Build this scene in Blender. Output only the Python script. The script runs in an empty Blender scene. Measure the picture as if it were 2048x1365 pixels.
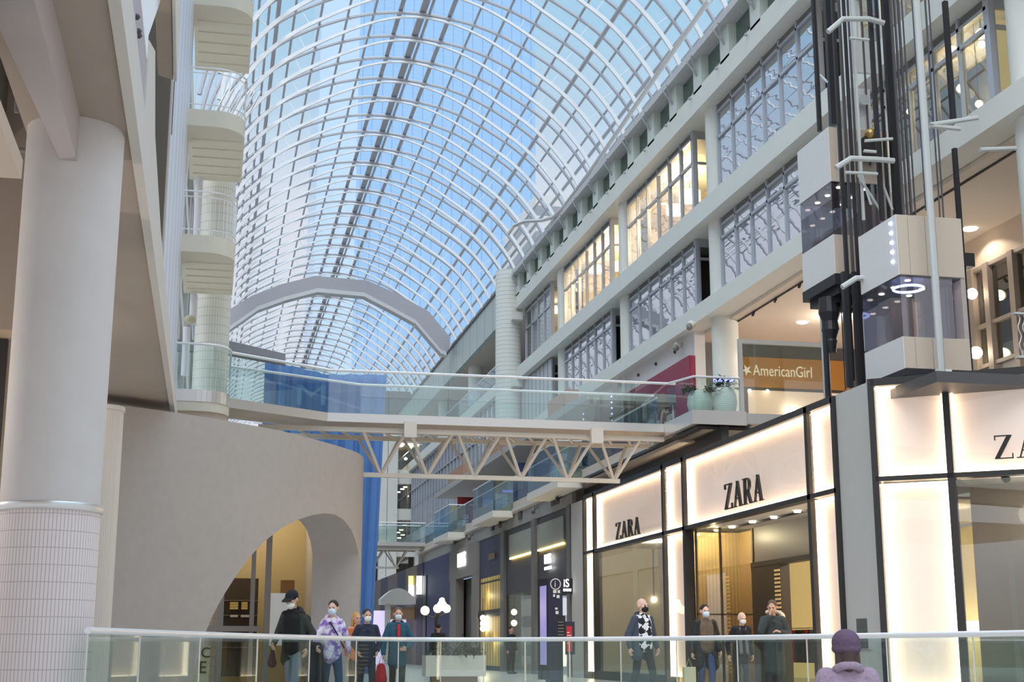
import bpy, bmesh, math, random
from mathutils import Vector, Matrix
random.seed(7)
scene = bpy.context.scene
COL = scene.collection

# ------------------------------------------------------------------ camera
FPX, CXP, CYP = 2800.0, 1024.0, 682.5
AXIS = (412.0, 1297.0)                 # where the gallery's long axis vanishes
EYE = Vector((0.0, 0.0, 0.95))
PITCH = math.atan((AXIS[1] - CYP) / FPX)
YAW = math.atan((CXP - AXIS[0]) / math.hypot(AXIS[1] - CYP, FPX))
FWD = Vector((math.sin(YAW) * math.cos(PITCH), math.cos(YAW) * math.cos(PITCH), math.sin(PITCH)))
RGT = Vector((math.cos(YAW), -math.sin(YAW), 0))
UPV = RGT.cross(FWD)
cam_data = bpy.data.cameras.new('camera')
cam_data.sensor_fit = 'HORIZONTAL'
cam_data.sensor_width = 36.0
cam_data.lens = 36.0 * FPX / 2048.0
cam_data.clip_end = 2000
cam = bpy.data.objects.new('camera', cam_data)
COL.objects.link(cam)
m3 = Matrix((RGT, UPV, -FWD)).transposed()
cam.matrix_world = Matrix.Translation(EYE) @ m3.to_4x4()
scene.camera = cam

# ------------------------------------------------------------------ view, sky, sun
scene.view_settings.view_transform = 'Standard'
scene.view_settings.look = 'None'
scene.view_settings.gamma = 1.0
scene.view_settings.use_curve_mapping = False
scene.view_settings.exposure = 0.0
try:
    scene.cycles.transparent_max_bounces = 24
    scene.cycles.max_bounces = 10
    scene.cycles.diffuse_bounces = 5
    scene.cycles.sample_clamp_indirect = 6.0
except Exception:
    pass


def lin(c):
    out = []
    for v in c:
        v = v / 255.0
        out.append(v / 12.92 if v <= 0.04045 else ((v + 0.055) / 1.055) ** 2.4)
    return tuple(out) + (1.0,)


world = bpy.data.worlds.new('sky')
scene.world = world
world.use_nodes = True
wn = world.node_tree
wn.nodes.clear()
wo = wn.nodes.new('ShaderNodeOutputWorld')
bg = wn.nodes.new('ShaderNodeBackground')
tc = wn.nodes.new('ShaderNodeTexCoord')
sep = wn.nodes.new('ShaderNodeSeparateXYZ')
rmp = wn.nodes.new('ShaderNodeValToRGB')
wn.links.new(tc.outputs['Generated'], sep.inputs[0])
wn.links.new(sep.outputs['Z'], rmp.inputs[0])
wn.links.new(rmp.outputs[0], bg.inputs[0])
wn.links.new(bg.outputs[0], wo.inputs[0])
er = rmp.color_ramp
er.elements[0].position = 0.0
er.elements[0].color = lin((196, 192, 188))
er.elements[1].position = 1.0
er.elements[1].color = lin((205, 226, 242))
for p, c in ((0.06, (226, 226, 232)), (0.30, (226, 229, 240)), (0.36, (196, 220, 240)), (0.43, (172, 212, 239)), (0.6, (196, 222, 242))):
    e = er.elements.new(p)
    e.color = lin(c)
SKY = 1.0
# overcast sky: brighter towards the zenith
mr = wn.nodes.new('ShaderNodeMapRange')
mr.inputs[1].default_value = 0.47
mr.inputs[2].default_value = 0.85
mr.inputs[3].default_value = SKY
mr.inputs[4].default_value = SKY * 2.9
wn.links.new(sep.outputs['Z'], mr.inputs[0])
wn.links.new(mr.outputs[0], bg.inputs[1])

sun_d = bpy.data.lights.new('sun', 'SUN')
sun_d.energy = 1.6
sun_d.angle = math.radians(40)
sun_d.color = (1.0, 0.97, 0.93)
sun = bpy.data.objects.new('sun', sun_d)
COL.objects.link(sun)
sun.rotation_euler = (math.radians(38), math.radians(-22), 0)


def lamp(name, kind, loc, power, color, size=0.3, rot=None):
    d = bpy.data.lights.new(name, kind)
    d.energy = power
    d.color = color
    if kind == 'AREA':
        d.shape = 'DISK'
        d.size = size
    else:
        d.shadow_soft_size = size
    o = bpy.data.objects.new(name, d)
    o.location = loc
    if rot:
        o.rotation_euler = rot
    COL.objects.link(o)
    return o


# ------------------------------------------------------------------ measuring helpers
def ray(x, y):
    return FWD + RGT * ((x - CXP) / FPX) - UPV * ((y - CYP) / FPX)


def at_x(x, y, X):
    d = ray(x, y)
    return EYE + d * ((X - EYE.x) / d.x)


def at_y(x, y, Y):
    d = ray(x, y)
    return EYE + d * ((Y - EYE.y) / d.y)


def at_z(x, y, Z):
    d = ray(x, y)
    return EYE + d * ((Z - EYE.z) / d.z)


def proj(P):
    v = Vector(P) - EYE
    w = v.dot(FWD)
    return CXP + FPX * v.dot(RGT) / w, CYP - FPX * v.dot(UPV) / w


# ------------------------------------------------------------------ materials
MATS = {}


def mat(name, rgb, rough=0.6, metal=0.0, noise=0.0, scale=6.0, bump=0.0, spec=0.5, emit=None, power=0.0):
    if name in MATS:
        return MATS[name]
    m = bpy.data.materials.new(name)
    m.use_nodes = True
    nt = m.node_tree
    b = nt.nodes['Principled BSDF']
    col = lin(rgb)
    b.inputs['Base Color'].default_value = col
    b.inputs['Roughness'].default_value = rough
    b.inputs['Metallic'].default_value = metal
    b.inputs['Specular IOR Level'].default_value = spec
    if noise > 0 or bump > 0:
        t = nt.nodes.new('ShaderNodeTexCoord')
        n = nt.nodes.new('ShaderNodeTexNoise')
        n.inputs['Scale'].default_value = scale
        n.inputs['Detail'].default_value = 5
        nt.links.new(t.outputs['Object'], n.inputs['Vector'])
        if noise > 0:
            mx = nt.nodes.new('ShaderNodeMix')
            mx.data_type = 'RGBA'
            mx.inputs[6].default_value = tuple(c * (1 - noise) for c in col[:3]) + (1,)
            mx.inputs[7].default_value = tuple(min(1, c * (1 + noise)) for c in col[:3]) + (1,)
            nt.links.new(n.outputs['Fac'], mx.inputs[0])
            nt.links.new(mx.outputs[2], b.inputs['Base Color'])
        if bump > 0:
            bp = nt.nodes.new('ShaderNodeBump')
            bp.inputs['Strength'].default_value = bump
            bp.inputs['Distance'].default_value = 0.02
            nt.links.new(n.outputs['Fac'], bp.inputs['Height'])
            nt.links.new(bp.outputs[0], b.inputs['Normal'])
    if emit:
        b.inputs['Emission Color'].default_value = lin(emit)
        b.inputs['Emission Strength'].default_value = power
    MATS[name] = m
    return m


def glass(name, tint, refl=0.08, wave=0.0, wscale=(1, 1, 1), rough=0.0, rtint=(255, 255, 255)):
    """clear pane: lets light through with a tint and mirrors a share of it; old panes mirror wavily"""
    if name in MATS:
        return MATS[name]
    m = bpy.data.materials.new(name)
    m.use_nodes = True
    nt = m.node_tree
    nt.nodes.clear()
    o = nt.nodes.new('ShaderNodeOutputMaterial')
    mx = nt.nodes.new('ShaderNodeMixShader')
    tr = nt.nodes.new('ShaderNodeBsdfTransparent')
    gl = nt.nodes.new('ShaderNodeBsdfGlossy')
    tr.inputs[0].default_value = lin(tint)
    gl.inputs['Color'].default_value = lin(rtint)
    gl.inputs['Roughness'].default_value = rough
    mx.inputs[0].default_value = refl
    nt.links.new(tr.outputs[0], mx.inputs[1])
    nt.links.new(gl.outputs[0], mx.inputs[2])
    nt.links.new(mx.outputs[0], o.inputs[0])
    if wave > 0:
        t = nt.nodes.new('ShaderNodeTexCoord')
        mp = nt.nodes.new('ShaderNodeMapping')
        mp.inputs['Scale'].default_value = wscale
        n = nt.nodes.new('ShaderNodeTexNoise')
        n.inputs['Scale'].default_value = 1.0
        n.inputs['Detail'].default_value = 1.0
        bp = nt.nodes.new('ShaderNodeBump')
        bp.inputs['Strength'].default_value = 1.0
        bp.inputs['Distance'].default_value = wave
        nt.links.new(t.outputs['Object'], mp.inputs[0])
        nt.links.new(mp.outputs[0], n.inputs['Vector'])
        nt.links.new(n.outputs['Fac'], bp.inputs['Height'])
        nt.links.new(bp.outputs[0], gl.inputs['Normal'])
    MATS[name] = m
    return m


def emis(name, rgb, power, base=(240, 240, 240)):
    return mat(name, base, 0.5, emit=rgb, power=power)


def striped(name, rgb, rgb2, axis='Z', period=0.1, duty=0.06, rough=0.6, axis2=None, period2=0.3, duty2=0.03):
    """plain colour with thin regular joint lines (tiles, boards, ribs)"""
    m = bpy.data.materials.new(name)
    m.use_nodes = True
    nt = m.node_tree
    b = nt.nodes['Principled BSDF']
    b.inputs['Roughness'].default_value = rough
    t = nt.nodes.new('ShaderNodeTexCoord')
    s = nt.nodes.new('ShaderNodeSeparateXYZ')
    nt.links.new(t.outputs['Object'], s.inputs[0])

    def line(ax, per, du):
        if ax == 'ANGLE':
            at = nt.nodes.new('ShaderNodeMath')
            at.operation = 'ARCTAN2'
            nt.links.new(s.outputs['Y'], at.inputs[0])
            nt.links.new(s.outputs['X'], at.inputs[1])
            src = at.outputs[0]
        else:
            src = s.outputs[ax]
        d = nt.nodes.new('ShaderNodeMath')
        d.operation = 'DIVIDE'
        d.inputs[1].default_value = per
        nt.links.new(src, d.inputs[0])
        f = nt.nodes.new('ShaderNodeMath')
        f.operation = 'FRACT'
        nt.links.new(d.outputs[0], f.inputs[0])
        l = nt.nodes.new('ShaderNodeMath')
        l.operation = 'LESS_THAN'
        l.inputs[1].default_value = du
        nt.links.new(f.outputs[0], l.inputs[0])
        return l.outputs[0]
    fac = line(axis, period, duty)
    if axis2:
        f2 = line(axis2, period2, duty2)
        mxm = nt.nodes.new('ShaderNodeMath')
        mxm.operation = 'MAXIMUM'
        nt.links.new(fac, mxm.inputs[0])
        nt.links.new(f2, mxm.inputs[1])
        fac = mxm.outputs[0]
    mx = nt.nodes.new('ShaderNodeMix')
    mx.data_type = 'RGBA'
    mx.inputs[6].default_value = lin(rgb)
    mx.inputs[7].default_value = lin(rgb2)
    nt.links.new(fac, mx.inputs[0])
    nt.links.new(mx.outputs[2], b.inputs['Base Color'])
    MATS[name] = m
    return m


# ------------------------------------------------------------------ mesh builder
class MB:
    def __init__(self):
        self.v = []
        self.f = []

    def add(self, vs, fs):
        k = len(self.v)
        self.v += [tuple(p) for p in vs]
        self.f += [tuple(i + k for i in f) for f in fs]
        return self

    def box(self, x0, y0, z0, x1, y1, z1):
        x0, x1 = min(x0, x1), max(x0, x1)
        y0, y1 = min(y0, y1), max(y0, y1)
        z0, z1 = min(z0, z1), max(z0, z1)
        return self.add([(x0, y0, z0), (x1, y0, z0), (x1, y1, z0), (x0, y1, z0), (x0, y0, z1), (x1, y0, z1), (x1, y1, z1), (x0, y1, z1)],
                        [(0, 3, 2, 1), (4, 5, 6, 7), (0, 1, 5, 4), (1, 2, 6, 5), (2, 3, 7, 6), (3, 0, 4, 7)])

    def frame_box(self, o, u, n, w, h, d, up=Vector((0, 0, 1))):
        """a box standing on point o: w along u, h up, d along n"""
        o, u, n = Vector(o), Vector(u), Vector(n)
        P = [o, o + u * w, o + u * w + n * d, o + n * d]
        vs = P + [p + up * h for p in P]
        return self.add(vs, [(0, 3, 2, 1), (4, 5, 6, 7), (0, 1, 5, 4), (1, 2, 6, 5), (2, 3, 7, 6), (3, 0, 4, 7)])

    def quad(self, a, b, c, d):
        return self.add([a, b, c, d], [(0, 1, 2, 3)])

    def prism(self, poly, z0, z1):
        n = len(poly)
        vs = [(p[0], p[1], z0) for p in poly] + [(p[0], p[1], z1) for p in poly]
        fs = [tuple(range(n - 1, -1, -1)), tuple(range(n, 2 * n))]
        fs += [(i, (i + 1) % n, n + (i + 1) % n, n + i) for i in range(n)]
        return self.add(vs, fs)

    def extrude(self, poly3, n):
        """a flat outline (3D points) given the thickness vector n"""
        k = len(poly3)
        n = Vector(n)
        vs = [Vector(p) for p in poly3] + [Vector(p) + n for p in poly3]
        fs = [tuple(range(k - 1, -1, -1)), tuple(range(k, 2 * k))]
        fs += [(i, (i + 1) % k, k + (i + 1) % k, k + i) for i in range(k)]
        return self.add(vs, fs)

    def tube(self, pts, r, n=6, cap=True):
        pts = [Vector(p) for p in pts]
        rs = r if isinstance(r, (list, tuple)) else [r] * len(pts)
        vs, fs = [], []
        ref = None
        for i, p in enumerate(pts):
            if i == 0:
                t = pts[1] - pts[0]
            elif i == len(pts) - 1:
                t = pts[-1] - pts[-2]
            else:
                t = (pts[i + 1] - pts[i]).normalized() + (pts[i] - pts[i - 1]).normalized()
            t.normalize()
            if ref is None:
                ref = Vector((0, 0, 1)) if abs(t.z) < 0.9 else Vector((1, 0, 0))
            a = t.cross(ref)
            if a.length < 1e-4:
                a = t.cross(Vector((0, 1, 0)))
            a.normalize()
            b = a.cross(t).normalized()
            ref = b
            for k in range(n):
                an = 2 * math.pi * (k + 0.5) / n
                vs.append(p + a * math.cos(an) * rs[i] + b * math.sin(an) * rs[i])
        for i in range(len(pts) - 1):
            for k in range(n):
                fs.append((i * n + k, i * n + (k + 1) % n, (i + 1) * n + (k + 1) % n, (i + 1) * n + k))
        if cap:
            fs.append(tuple(range(n - 1, -1, -1)))
            fs.append(tuple(range((len(pts) - 1) * n, len(pts) * n)))
        return self.add(vs, fs)

    def lathe(self, c, prof, n=24):
        """prof: (radius, z) rings from bottom to top about c"""
        vs, fs = [], []
        for r, z in prof:
            for k in range(n):
                a = 2 * math.pi * k / n
                vs.append((c[0] + r * math.cos(a), c[1] + r * math.sin(a), c[2] + z))
        for i in range(len(prof) - 1):
            for k in range(n):
                fs.append((i * n + k, i * n + (k + 1) % n, (i + 1) * n + (k + 1) % n, (i + 1) * n + k))
        fs.append(tuple(range(n - 1, -1, -1)))
        fs.append(tuple(range((len(prof) - 1) * n, len(prof) * n)))
        return self.add(vs, fs)

    def ball(self, c, r, n=12, m=8):
        rx, ry, rz = r if isinstance(r, (list, tuple)) else (r, r, r)
        prof = []
        vs = [(c[0], c[1], c[2] - rz)]
        for i in range(1, m):
            t = math.pi * i / m
            for k in range(n):
                a = 2 * math.pi * k / n
                vs.append((c[0] + rx * math.sin(t) * math.cos(a), c[1] + ry * math.sin(t) * math.sin(a), c[2] - rz * math.cos(t)))
        vs.append((c[0], c[1], c[2] + rz))
        fs = [(0, 1 + (k + 1) % n, 1 + k) for k in range(n)]
        for i in range(m - 2):
            for k in range(n):
                fs.append((1 + i * n + k, 1 + i * n + (k + 1) % n, 1 + (i + 1) * n + (k + 1) % n, 1 + (i + 1) * n + k))
        L = len(vs) - 1
        fs += [(L, 1 + (m - 2) * n + k, 1 + (m - 2) * n + (k + 1) % n) for k in range(n)]
        return self.add(vs, fs)

    def build(self, name, material, parent=None, smooth=False, origin=None):
        me = bpy.data.meshes.new(name)
        off = Vector(origin) if origin is not None else (parent_origin(parent) if parent else Vector((0, 0, 0)))
        me.from_pydata([tuple(Vector(p) - off) for p in self.v], [], self.f)
        me.validate()
        bm = bmesh.new()
        bm.from_mesh(me)
        bmesh.ops.recalc_face_normals(bm, faces=bm.faces)
        bm.to_mesh(me)
        bm.free()
        if smooth:
            for p in me.polygons:
                p.use_smooth = True
            try:
                me.set_sharp_from_angle(angle=math.radians(40))
            except Exception:
                pass
        o = bpy.data.objects.new(name, me)
        COL.objects.link(o)
        me.materials.append(material)
        if parent:
            o.parent = parent
            if origin is not None:
                o.location = off - parent_origin(parent)
        else:
            o.location = off
        return o


def parent_origin(p):
    v = Vector((0, 0, 0))
    while p:
        v += p.location
        p = p.parent
    return v


def thing(name, label, cat, loc=(0, 0, 0), group=None):
    o = bpy.data.objects.new(name, None)
    o.empty_display_size = 0.1
    o.location = loc
    COL.objects.link(o)
    return tag(o, label, cat, group)


def tag(o, label, cat, group=None):
    o['label'] = label
    o['category'] = cat
    if group:
        o['group'] = group
    return o


def struct(name, loc=(0, 0, 0)):
    o = bpy.data.objects.new(name, None)
    o.empty_display_size = 0.1
    o.location = loc
    COL.objects.link(o)
    o['kind'] = 'structure'
    return o


def copy_tree(o, delta):
    """copy a thing with its parts and sub-parts, moved by delta"""
    c = o.copy()
    c.location = Vector(o.location) + Vector(delta)
    COL.objects.link(c)
    for ch in list(o.children):
        d = ch.copy()
        d.parent = c
        COL.objects.link(d)
        for g in list(ch.children):
            e = g.copy()
            e.parent = d
            COL.objects.link(e)
    return c


def text_mesh(name, txt, o, u, up, size, material, parent=None, depth=0.02, squeeze=1.0):
    """lettering: flat text standing at o, running along u, extruded a little"""
    cu = bpy.data.curves.new(name + '_text', 'FONT')
    cu.body = txt
    cu.size = size
    cu.extrude = depth
    tmp = bpy.data.objects.new(name + '_tmp', cu)
    COL.objects.link(tmp)
    dg = bpy.context.evaluated_depsgraph_get()
    me = bpy.data.meshes.new_from_object(tmp.evaluated_get(dg))
    bpy.data.objects.remove(tmp)
    bpy.data.curves.remove(cu)
    u, up = Vector(u).normalized(), Vector(up).normalized()
    n = u.cross(up)
    M = Matrix((u * squeeze, up, n)).transposed().to_4x4()
    off = parent_origin(parent) if parent else Vector((0, 0, 0))
    me.transform(Matrix.Translation(Vector(o) - off) @ M)
    me.materials.clear()
    me.materials.append(material)
    ob = bpy.data.objects.new(name, me)
    COL.objects.link(ob)
    if parent:
        ob.parent = parent
    return ob


def stroke(a, b, w):
    """upright-ended stroke in letter space from a to b, horizontal width w"""
    return [(a[0] - w / 2, a[1]), (a[0] + w / 2, a[1]), (b[0] + w / 2, b[1]), (b[0] - w / 2, b[1])]


def bar(x0, y0, x1, y1):
    return [(x0, y0), (x1, y0), (x1, y1), (x0, y1)]


GLYPH = {
    'Z': (0.72, [bar(0.02, 0, 0.70, 0.045), bar(0.04, 0.955, 0.68, 1.0), [(0.02, 0.03), (0.20, 0.03), (0.68, 0.97), (0.50, 0.97)],
                 bar(0.66, 0, 0.70, 0.22), bar(0.04, 0.80, 0.08, 1.0)]),
    'A': (0.80, [stroke((0.12, 0), (0.40, 1.0), 0.05), stroke((0.66, 0), (0.40, 1.0), 0.15), bar(0.20, 0.30, 0.60, 0.345),
                 bar(0.0, 0, 0.26, 0.04), bar(0.52, 0, 0.82, 0.04)]),
    'R': (0.80, [bar(0.10, 0, 0.24, 1.0), bar(0.0, 0, 0.34, 0.04), bar(0.0, 0.96, 0.42, 1.0), bar(0.2, 0.47, 0.42, 0.51),
                 [(0.40, 1.0), (0.55, 0.96), (0.64, 0.85), (0.64, 0.64), (0.55, 0.52), (0.40, 0.47), (0.40, 0.51), (0.47, 0.56), (0.51, 0.66), (0.51, 0.83), (0.47, 0.92), (0.40, 0.96)],
                 stroke((0.68, 0.0), (0.42, 0.49), 0.15), bar(0.60, 0, 0.84, 0.04)]),
}


def serif_word(name, txt, o, u, size, material, parent, n, wide=1.0, depth=0.05):
    o, u, n = Vector(o), Vector(u).normalized(), Vector(n).normalized()
    x = 0.0
    for ch in txt:
        w, polys = GLYPH[ch]
        mb = MB()
        for k, pl in enumerate(polys):
            P = [o + u * ((x + a) * size * wide) + Vector((0, 0, b * size)) + n * (0.0004 * k) for a, b in pl]
            mb.extrude(P, n * depth)
        mb.build('letter', material, parent)
        x += w + 0.10
# ------------------------------------------------------------------ colours
WHITE = mat('painted_white', (226, 224, 218), 0.55, noise=0.03, scale=2.5)
FACADE = mat('facade_paint', (222, 221, 214), 0.6, noise=0.04, scale=1.2)
SOFFIT = mat('warm_soffit', (206, 192, 178), 0.7, noise=0.03, scale=1.5)
CONCRETE = mat('mauve_concrete', (182, 169, 165), 0.75, noise=0.06, scale=3, bump=0.15)
PLASTER = mat('grey_plaster', (178, 170, 164), 0.85, noise=0.08, scale=5, bump=0.2)
STEEL = mat('brushed_steel', (222, 218, 214), 0.3, 0.65)
RAILM = mat('satin_rail', (240, 237, 238), 0.3, 0.4)
ARCH = mat('roof_tube', (192, 192, 198), 0.32, 0.35)
PURL = mat('roof_purlin', (178, 178, 184), 0.45, 0.2)
DARK = mat('dark_frame', (44, 40, 39), 0.45)
BLACK = mat('black_steel', (46, 45, 48), 0.45, 0.3)
CHAR = mat('charcoal_panel', (72, 70, 72), 0.55, noise=0.05)
NAVY = mat('navy_panel', (38, 48, 92), 0.5, noise=0.05)
GREYP = mat('grey_panel', (182, 180, 176), 0.6, noise=0.04, scale=2)
MULL = mat('aluminium_mullion', (186, 190, 198), 0.4, 0.4)
TRUSS = mat('truss_paint', (214, 206, 194), 0.5)
G_ROOF = glass('roof_glass', (250, 252, 253), 0.03)
G_RAIL = glass('rail_glass', (238, 246, 244), 0.07)
G_BRIDGE = glass('bridge_glass', (243, 250, 249), 0.09)
G_BLUE = glass('blue_glass', (212, 228, 240), 0.20)
G_WAVE = glass('wavy_window_glass', (200, 204, 210), 0.72, wave=0.006, wscale=(1, 0.35, 2.6), rtint=(236, 238, 244))
G_LIT = glass('lit_window_glass', (236, 232, 224), 0.34, wave=0.006, wscale=(1, 0.35, 2.6))
G_CLER = glass('clerestory_glass', (150, 165, 160), 0.66, wave=0.008, wscale=(1, 0.4, 3.2), rtint=(196, 212, 206))
G_SHOP = glass('shop_glass', (205, 205, 196), 0.20)
G_CAR = glass('lift_glass', (214, 214, 222), 0.14)
WARM = emis('warm_lamp', (255, 236, 205), 14.0)
COOL = emis('white_lamp', (255, 250, 240), 10.0)
SPOT = emis('downlight_lens', (255, 240, 215), 7.0)

# ------------------------------------------------------------------ floor and distant ground
fl = MB().box(-30, -12, -0.3, 40, 210, 0).build('floor', mat('pale_terrazzo', (196, 190, 184), 0.25, noise=0.06, scale=9))
fl['kind'] = 'structure'

# ------------------------------------------------------------------ office towers beyond the roof
t = thing('office_tower', 'blue glass skyscraper filling the sky behind the vaulted roof', 'building', (60, 330, 0))
xa, xb = at_y(648, 60, 330).x, at_y(1070, 60, 330).x
TOW = striped('tower_glass', (160, 198, 236), (138, 180, 226), 'X', 2.55, 0.12, 0.35)
MB().box(xa + 9, 330, -2, xb, 372, 230).build('tower_shaft', TOW, t)
MB().add([(xa, 340, -2), (xa + 9, 330, -2), (xa + 9, 372, -2), (xa, 372, -2), (xa, 340, 230), (xa + 9, 330, 230), (xa + 9, 372, 230), (xa, 372, 230)],
         [(0, 1, 5, 4), (1, 2, 6, 5), (2, 3, 7, 6), (3, 0, 4, 7), (4, 5, 6, 7)]).build('tower_corner', mat('tower_corner_glass', (196, 220, 242), 0.4), t)
t = thing('office_block', 'low grey white building outside beyond the right roof edge', 'building', (52, 170, 0))
p, q = at_y(1072, 480, 170), at_y(1160, 395, 170)
MB().box(p.x, 170, -2, q.x, 190, q.z).build('block_wall', striped('block_facade', (214, 212, 210), (150, 156, 164), 'Z', 3.5, 0.4, 0.6), t)

# ------------------------------------------------------------------ vaulted glass roof
PROFILE = [(18.7, 21.6), (18.3, 22.9), (17.75, 24.1), (17.37, 24.75), (16.93, 25.3), (16.28, 26.1), (15.3, 26.98), (14.59, 27.45), (13.66, 28.0), (12.88, 28.45), (12.0, 28.85),
           (10.67, 29.25), (8.7, 29.5), (7.5, 29.5), (6.5, 29.38), (5.7, 29.18), (4.8, 28.9), (3.9, 28.5), (2.9, 28.0), (2.2, 27.55), (1.5, 27.0), (0.7, 26.2), (-0.1, 25.1), (-0.8, 23.6), (-1.2, 21.6)]
roof = struct('ceiling', (8.7, 0, 21.75))


def resample(P, m):
    V = [Vector((x, 0, z)) for x, z in P]
    D = [0.0]
    for i in range(1, len(V)):
        D.append(D[-1] + (V[i] - V[i - 1]).length)
    out = []
    for k in range(m + 1):
        d = D[-1] * k / m
        i = max(j for j in range(len(V)) if D[j] <= d + 1e-9)
        i = min(i, len(V) - 2)
        f = (d - D[i]) / (D[i + 1] - D[i])
        out.append(V[i].lerp(V[i + 1], f))
    for _ in range(3):
        out = [out[0]] + [(out[j - 1] + out[j] * 2 + out[j + 1]) / 4 for j in range(1, m)] + [out[m]]
    return out


VA = resample(PROFILE, 64)


def v_norm(j):
    t = (VA[min(64, j + 1)] - VA[max(0, j - 1)]).normalized()
    n = Vector((t.z, 0, -t.x))
    return n if n.z > 0 or abs(n.z) < 1e-6 else -n


NRM = [v_norm(j) for j in range(65)]
JR = min(range(65), key=lambda j: abs(VA[j].x - 8.7))


def v_ratio(px, py):
    """point of the roof profile that lies on the lengthwise line seen at (px, py), with its outward normal"""
    p = at_x(px, py, 10.0)
    r = (p.z - EYE.z) / 10.0
    best = None
    for j in range(64):
        fa = VA[j].z - EYE.z - r * VA[j].x
        fb = VA[j + 1].z - EYE.z - r * VA[j + 1].x
        if fa * fb <= 0:
            f = fa / (fa - fb) if fa != fb else 0
            best = (VA[j].lerp(VA[j + 1], f), NRM[j].lerp(NRM[j + 1], f).normalized())
            if r < 3.3:
                continue
    return best


arch_y = [59.3 + 2.58 * (i - 15) for i in range(60)]


def arch_mb():
    return MB().tube([(p.x, 0, p.z) for p in VA], 0.09, 6)


def chord_mb():
    """white rafter under each tube: shallow at the ridge, dropping away over the haunches, deeper towards the springing"""
    mb = MB()
    vs, fs = [], []
    for j in range(65):
        d = abs(VA[j].x - 8.7)
        off = 0.20 + 0.66 * (1 - math.exp(-(d / 3.6) ** 2))
        dep = 0.09 + 0.08 * min(1, max(0, (d - 2.0) / 5))
        a, b = VA[j] - NRM[j] * off, VA[j] - NRM[j] * (off - dep)
        w = 0.05
        vs += [(a.x, -w, a.z), (a.x, w, a.z), (b.x, w, b.z), (b.x, -w, b.z)]
    for j in range(64):
        for k in range(4):
            fs.append((j * 4 + k, j * 4 + (k + 1) % 4, (j + 1) * 4 + (k + 1) % 4, (j + 1) * 4 + k))
    mb.add(vs, fs)
    for j in range(4, 62, 6):
        d = abs(VA[j].x - 8.7)
        off = 0.20 + 0.66 * (1 - math.exp(-(d / 3.6) ** 2))
        q = VA[j] - NRM[j] * off
        mb.tube([(VA[j].x, 0, VA[j].z), (q.x, 0, q.z)], 0.022, 4)
    return mb


a0 = arch_mb().build('arch_tube', ARCH, roof, True, origin=(0, 0, 0))
c0 = chord_mb().build('arch_chord', mat('roof_chord', (238, 238, 240), 0.4, 0.15), roof, False, origin=(0, 0, 0))
base = -parent_origin(roof)
for i, y in enumerate(arch_y):
    for src in (a0, c0):
        o = src if i == 0 else src.copy()
        if i:
            COL.objects.link(o)
        o.location = base + Vector((0, y, 0))
YE = arch_y[-1]
for px, py, kind in ((862, 0, 'ridge'), (914, 0, 'flat'), (809, 0, 'flat'), (970, 0, ''), (1029, 0, ''), (1094.6, 0, ''), (1155, 40, ''), (1217, 55, 'main'), (1244, 84.5, ''), (1280, 130, ''),
                     (1235, 243, 'tube'), (1325, 167, ''), (757, 0, ''), (705, 0, ''), (650, 0, ''), (596.5, 0, ''), (553.7, 0, 'main'), (544, 0, ''), (523, 0, ''), (508, 0, '')):
    pn = v_ratio(px, py)
    if not pn:
        continue
    p, n = pn
    mb = MB()
    if kind == 'ridge':
        mb.box(p.x - 0.30, 18, p.z + 0.1, p.x + 0.02, YE, p.z + 0.2)
        mb.tube([(p.x + 0.16, 18, p.z + 0.05), (p.x + 0.16, YE, p.z + 0.05)], 0.07, 6)
    elif kind == 'flat':
        mb.box(p.x - 0.10, 18, p.z + 0.1, p.x + 0.10, YE, p.z + 0.18)
    else:
        q = p - n * 0.16 if kind in ('main', 'tube') else p + n * 0.10
        mb.tube([(q.x, 18, q.z), (q.x, YE, q.z)], 0.10 if kind == 'main' else (0.085 if kind == 'tube' else 0.06), 6)
    mb.build('purlin', PURL, roof, True)
gp = MB()
for j in range(0, 64, 4):
    a, b = VA[j] + NRM[j] * 0.2, VA[j + 4] + NRM[j + 4] * 0.2
    gp.quad((a.x, 18, a.z), (b.x, 18, b.z), (b.x, YE, b.z), (a.x, YE, a.z))
gp.build('roof_pane', G_ROOF, roof)
# far gable
gm = MB()
for j in range(4, 64, 5):
    gm.tube([(VA[j].x, YE + 0.3, 6), (VA[j].x, YE + 0.3, VA[j].z)], 0.06, 5)
for zz in range(8, 29, 2):
    xs = [p.x for p in VA if p.z >= min(zz, 28.9)]
    gm.tube([(min(xs), YE + 0.3, zz), (max(xs), YE + 0.3, zz)], 0.06, 5)
gm.build('gable_lattice', ARCH, roof)
# curved end of the gutter tube, on the right springing
gt = MB()
hk = [at_x(1418, 0, 16.0), at_x(1300, 170, 16.0), at_x(1180, 344, 16.0), at_x(1127, 415, 16.0), at_x(1108, 434, 15.9), at_x(1085, 441, 15.7), at_x(1050, 443, 15.2), at_x(1028, 452, 14.8), at_x(1015, 470, 14.5)]
gt.tube(hk, 0.10, 7)
gt.build('gutter_tube', STEEL, roof, True)

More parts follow.
